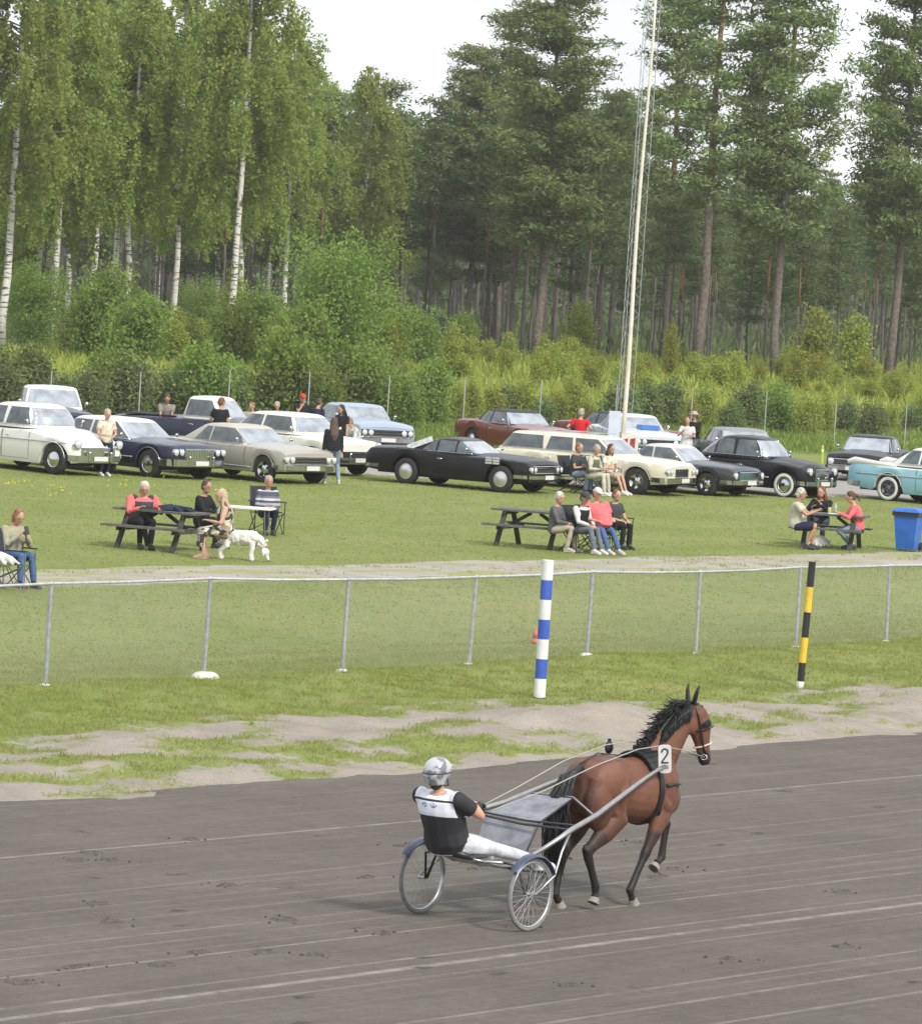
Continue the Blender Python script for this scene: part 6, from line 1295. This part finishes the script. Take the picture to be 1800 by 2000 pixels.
# chair group before the wagon
for px, py, l in ((1118, 962, 'black camp chair under the person in dark tee, leftmost by the wagon'), (1150, 964, 'black camp chair under the person in beige trousers by the wagon'), (1180, 962, 'black camp chair under the person in flowered blouse'), (1216, 958, 'empty looking black camp chair with pale denim over its seat')): camp_chair(l, gp(px, py), 125)
seat('person in dark tee and jeans with folded arms, left of three by the wagon', 1121, 963, 122, lean=.04, top=CHAR, sleeve='short', bottom=JEANL, hair='ginger', look=(10, 8), hands=[(.02, .24, .74), (.04, .28, .70)], vox=.02)
seat('person in cream shirt, olive vest and beige trousers by the wagon', 1152, 966, 122, lean=.12, top=CREAM, sleeve='long', vest=OLIVE, bottom=CREAM, hair='grey', shoe=WHITESHOE, look=(10, 12), feet=[(-.12, .50, .07), (.14, .52, .07)], vox=.02)
seat('person with long brown hair, flowered blouse and bare legs by the wagon', 1182, 964, 128, lean=.08, top=FLORAL2, sleeve='short', legs='short', bottom=BEIGE, hair='brown', style='long', shoe=WHITESHOE, look=(10, 10), feet=[(-.08, .62, .07), (.12, .66, .07)], vox=.02)
cloth_heap('denim_heap', 'pale denim heap standing in for jeans legs on the rightmost camp chair', gp(1222, 956)+Vector((0, -.12, .40)), (.26, .22), JEANL, .16, 'clothing', 8)  # added heap in place of jeans-clad legs at this chair
# table 3
seat('white haired man in cream shirt and navy shorts at the right table', 1549, 1071, 96, lean=.08, top=CREAM, sleeve='short', legs='short', bottom=NAVY, hair='white', belly=.07, w=1.15, look=(10, 8), hands=[(-.10, .46, .86), (.14, .44, .84)], skin=SKIN2, feet=[(-.12, .40, .07), (.12, .30, .07)], sc=1.02)
seat('person with long reddish hair and black top behind the right table', 1600, 1062, 192, lean=.20, top=BLACK, sleeve='long', bottom=DKJ, hair='red', style='long', look=(20, 8), hands=[(-.02, .38, .92), (.16, .40, .84)])
seat('person in coral top and jeans facing left at the right table', 1672, 1074, 268, dz=.0, lean=.24, top=PINKC, sleeve='long', bottom=JEANL, hair='brown', style='pony', look=(-5, 20), hands=[(-.16, .46, .80), (.10, .46, .80)], feet=[(-.10, .10, .07), (.16, .14, .07)], w=1.12)
q3 = t3.location; r3 = Matrix.Rotation(t3.rotation_euler.z, 3, 'Z')
def at3(x, y, z=.762): return q3 + r3 @ Vector((x, y, z))
m = MB(); m.box((0, 0, .006), (.42, .28, .010)); o = tag(m.build('paper_sheet', WHITEP), 'white paper sheet lying on the right picnic table', 'paper'); o.location = at3(.12, -.08); o.rotation_euler.z = .2
m = MB(); m.lathe([(0, 0), (.032, 0), (.040, .13), (.036, .13), (.030, .01), (0, .01)], 14); o = tag(m.build('drink_cup', mat('pale yellow cup', (.62, .60, .25), .4), None, 40), 'pale yellow cup on the right picnic table', 'cup'); o.location = at3(-.10, .10)
m = MB(); m.lathe([(0, 0), (.033, 0), (.034, .15), (.014, .20), (.013, .24), (0, .24)], 14); o = tag(m.build('bottle', mat('clear plastic bottle', (.45, .50, .50), .1), None, 40), 'clear bottle on the right picnic table behind the paper', 'bottle'); o.location = at3(.02, .18)
cloth_heap('cloth_bag', 'pale cloth bag on the grass under the right picnic table', gp(1597, 1068), (.26, .18), WHITEC, .28, 'bag', 12)
# wheelie bin
bn = thing('wheelie_bin', 'blue wheelie bin with black bag edge right of the right picnic table', 'bin', gp(1771, 1076), math.radians(-20)); BB = mat('blue bin plastic', (.03, .14, .52), .45, var=.2, vs=5); m = MB(); vs = []
for z, a, b in ((.04, .20, .24), (.80, .27, .32), (.86, .29, .34)): vs += [(-a, -b, z), (a, -b, z), (a, b, z), (-a, b, z)]
m.add(vs, [(i*4+j, i*4+(j+1) % 4, (i+1)*4+(j+1) % 4, (i+1)*4+j) for i in range(2) for j in range(4)]+[(3, 2, 1, 0), (8, 9, 10, 11)]); m.build('body', BB, bn)
m = MB(); m.box((0, -.02, .905), (.64, .72, .05), taper=.92); m.box((0, -.02, .945), (.52, .58, .04), taper=.8); m.build('lid', BB, bn); m = MB(); m.box((0, 0, .84), (.61, .71, .10)); m.build('bag_edge', mat('black bin bag', (.02, .02, .022), .35, bump=.8, bs=30), bn)
for s in (-1, 1): m = MB(); m.lathe([(0, -.03), (.10, -.03), (.10, .03), (0, .03)], 18, (s*.24, .27, .10), 'x'); m.build('wheel', TYRE, bn, 40)
m = MB(); m.tube([(-.22, .38, .88), (.22, .38, .88)], .018, 8); m.build('handle', BB, bn)
# people among the cars
def stand(label, px, py, head, **k): k.setdefault('vox', .022); return person(label, gp(px, py), head, **k)
stand('person in flowered shirt and navy trousers between the white and navy sedans', 202, 930, 150, top=FLORAL2, sleeve='short', bottom=NAVY, hair='grey', look=(10, 15), hands=[(-.10, .28, 1.05), (.10, .28, 1.05)], sc=.97, shoe=WHITESHOE)
stand('man in grey tee bending forward on the grass beyond the navy sedan', 320, 886, 175, lean=.32, top=GREYTEE, bottom=BLACK, hair='brown', skin=SKIN2, look=(0, 25), hands=[(-.10, .42, .82), (.12, .42, .80)], w=1.1)
stand('person in black shirt standing at the white cab of the navy pickup', 425, 899, 20, top=BLACK, bottom=DKJ, hair='red', w=1.08, look=(25, 5), hands=[(-.2, .2, .95), (.2, .1, .85)])
stand('person with pale top mostly hidden behind the ivory sedan roof', 488, 890, 200, top=CREAM, bottom=BEIGE, hair='ginger', sc=.88, look=(10, 15)); stand('person with grey hair and dark top behind the ivory sedan roof', 536, 890, 190, top=CHAR, bottom=BLACK, hair='grey', sc=.90, look=(0, 15), w=1.1)
stand('person in red cap and black top with raised hand behind the ivory sedan', 584, 888, 165, top=BLACK, bottom=BLACK, hatm=(mat('red cap', (.45, .03, .03), .8), 'cap'), skin=SKIN2, hands=[(-.2, .1, .85), (.02, .22, 1.45)], w=1.08, sc=1.02)
stand('person in dark blue jacket turned away beside the red capped person', 613, 890, 30, top=NAVY, sleeve='long', bottom=DKJ, hair='brown', look=(0, 20), w=1.1, lean=.1, sc=.97)
stand('blond person in denim jacket between beige hardtop and ivory sedan', 556, 917, 10, top=DENIM, sleeve='long', bottom=DENIM, hair='blond', style='bob', sc=.82)
stand('person with long brown hair, black jacket and light jeans at the ivory sedan nose', 646, 945, 350, top=BLACK, sleeve='long', bottom=JEANL, hair='brown', style='long', sc=.98, feet=[(-.18, -.05, .07), (.20, .05, .07)], look=(0, 15), shoe=WHITESHOE)
stand('dark haired person in black behind the ivory sedan bonnet', 663, 908, 220, top=BLACK, sleeve='short', bottom=BLACK, hair='dark', style='long', sc=.97, look=(10, 15))
seat('crouched person in pale printed shirt between ivory sedan and muscle coupe', 696, 906, 235, dz=.05, lean=.45, top=PALEPRINT, sleeve='long', bottom=NAVY, hair='ginger', look=(0, 20), vox=.022, hands=[(-.1, .5, .6), (.1, .5, .6)])
stand('man in bright red tee standing behind the cream station wagon', 1128, 912, 15, top=REDT, bottom=DENIM, hair='grey', w=1.1, hands=[(-.30, .10, 1.05), (.30, .10, 1.05)])
stand('person in long white dress behind the small dark grey coupe', 1337, 918, 195, top=WHITEC, sleeve='short', legs='dress', hair='brown', sc=.93, hands=[(-.1, .25, 1.15), (.1, .25, 1.25)]); stand('person in wide pale hat and dark clothes beside the white dress', 1350, 914, 215, top=BLACK, sleeve='long', bottom=BLACK, hair='dark', hatm=(BEIGE, 'brim'), sc=1.0, hands=[(-.1, .3, 1.2), (.2, .1, .9)])

# ------------------------------------------------------------------ grass blades, tufts, flowers
def blades(name, label, pts, h, w, mat_, seed, per=5, spread=.05):
    g = np.random.default_rng(seed); P = np.repeat(np.array(pts), per, 0); n = len(P); P[:, :2] += g.normal(size=(n, 2))*spread
    hh = h*(.45+.9*g.random(n))[:, None]; U = np.concatenate([g.normal(size=(n, 2))*.45, np.ones((n, 1))], 1)*hh*.5; V = randu(g, n)*w*(.6+.8*g.random(n))[:, None]; V[:, 2] *= .2
    o = leaves(name, P+U*.9, V, U, np.clip(.2+.6*g.random(n)+.2*np.repeat(g.random(len(pts)), per), 0, 1), mat_); return tag(o, label, 'grass', kind='stuff')
rg = random.Random(4); pts = []
while len(pts) < 17000:
    t_, s_ = rg.uniform(-6, 42), rg.uniform(.15, 8.4); a = grass_amt(t_, s_)
    if len(pts) % 12 == 0: q_ = rg.uniform(SP0-.1, SP1+.1); t2 = rg.uniform(0, 60); (lambda v_: pts.append((v_[0], v_[1], hts(t2, q_)+.01)))(xy(t2, q_)) if noise.noise((t2*.35, q_, 4)) > .1 or rg.random() < .15 else None
    if a+rg.uniform(-.16, .16) > .56: x, y = xy(t_, s_); pts.append((x, y, hts(t_, s_)))
blades('grass_tufts', 'rough grass tufts growing through the sandy verge', pts, .055, .007, LEAF_GRASS, 1, 10, .07)
pts = []
for i in range(30000): t_, s_ = rg.uniform(-8, 58), rg.uniform(8, 18.1); x, y = xy(t_, s_); pts.append((x, y, hts(t_, s_)))
blades('mown_grass', 'short mown grass blades on the lawn behind the low fence', pts, .026, .014, LEAF_GRASS, 2, 4, .10)
pts = []
for i in range(30000):
    u = rg.random(); t_, s_ = rg.uniform(0, 80), SP1+(45-SP1)*u; x, y = xy(t_, s_); 
    if abs(x) < .1*y+1: pts.append((x, y, hts(t_, s_)))
blades('lawn_grass', 'short grass blades on the upper lawn around the picnic tables', pts, .026, .018, LEAF_GRASS, 3, 4, .12)
pts = []
for px0, py0, n_, sx, sy in ((30, 948, 16, 20, 4), (110, 958, 18, 40, 6), (215, 950, 6, 20, 6), (300, 945, 6, 20, 4), (440, 955, 7, 30, 5), (600, 950, 5, 60, 10)):
    for i in range(n_): p = gp(px0+rg.gauss(0, sx), py0+rg.gauss(0, sy)); pts.append((p.x, p.y, p.z+.05))
gq = np.random.default_rng(6); P = np.array(pts); o = leaves('dandelions', P, randu(gq, len(P))*.022, np.tile([0, .005, .022], (len(P), 1)), gq.random(len(P)), m_leaf('dandelion yellow', (.65, .50, .03), (.75, .60, .04), (.8, .65, .08), .2)); tag(o, 'yellow dandelions scattered over the upper left lawn', 'flowers', kind='stuff')
pts = []
for i in range(900):
    t_, s_ = rg.uniform(-6, 34), rg.uniform(.1, 5.5); x, y = xy(t_, s_)
    if grass_amt(t_, s_) < .5: pts.append((x, y, hts(t_, s_)))
m = MB(); [m.ell((x, y, z), (rg.uniform(.008, .028),)*2+(rg.uniform(.006, .016),), 6, 4) for x, y, z in pts]; tag(m.build('pebbles', mat('grey pebble', (.34, .31, .28), .9, var=.4, vs=30)), 'small pebbles scattered over the sandy verge', 'pebbles', kind='stuff')

# fresh hoof prints and clods on the track
mp = MB(); mc = MB(); rp_ = random.Random(8)
for i in range(30):
    t0_, s0_ = ts(HO - _fv*(1.2+rp_.random()*12) + _rv*rp_.gauss(0, .16)) if i < 5 else ts(on_plane(rp_.uniform(40, 1780), rp_.uniform(1600, 1960), 0)); x, y = xy(t0_, s0_)
    if s0_ > -.4: continue
    c = Vector((x, y, 0)); n_ = 14; R_h = rp_.uniform(.035, .06)
    ring = [c+(TD*(R_h*1.5*math.cos(a))+ND*(R_h*math.sin(a)))*rp_.uniform(.65, 1.3) for a in (6.283*k/n_ for k in range(n_))]
    vs = [p+Vector((0, 0, .005)) for p in ring]+[c+(p-c)*1.25+Vector((0, 0, .020)) for p in ring]+[c+(p-c)*1.7+Vector((0, 0, .001)) for p in ring]+[c+Vector((0, 0, .002))]
    mp.add(vs, [(k, (k+1) % n_, n_+(k+1) % n_, n_+k)[::-1] for k in range(n_)]+[(n_+k, n_+(k+1) % n_, 2*n_+(k+1) % n_, 2*n_+k)[::-1] for k in range(n_)]+[(3*n_, k, (k+1) % n_) for k in range(n_)])
    for k in range(5): a = rp_.random()*6.28; d = rp_.uniform(.07, .35); r_ = rp_.uniform(.006, .018); mc.ell((x+d*math.cos(a), y+d*math.sin(a), r_*.6), (r_, r_, r_*.8), 6, 4)
TM = mat('dark damp track dirt', (.098, .088, .077), .95, var=.3, vs=20)
tag(mp.build('hoof_prints', TM), 'dark hoof prints pressed into the track', 'hoof prints', kind='stuff'); tag(mc.build('dirt_clods', TM), 'small clods of dirt kicked up on the track', 'dirt', kind='stuff')
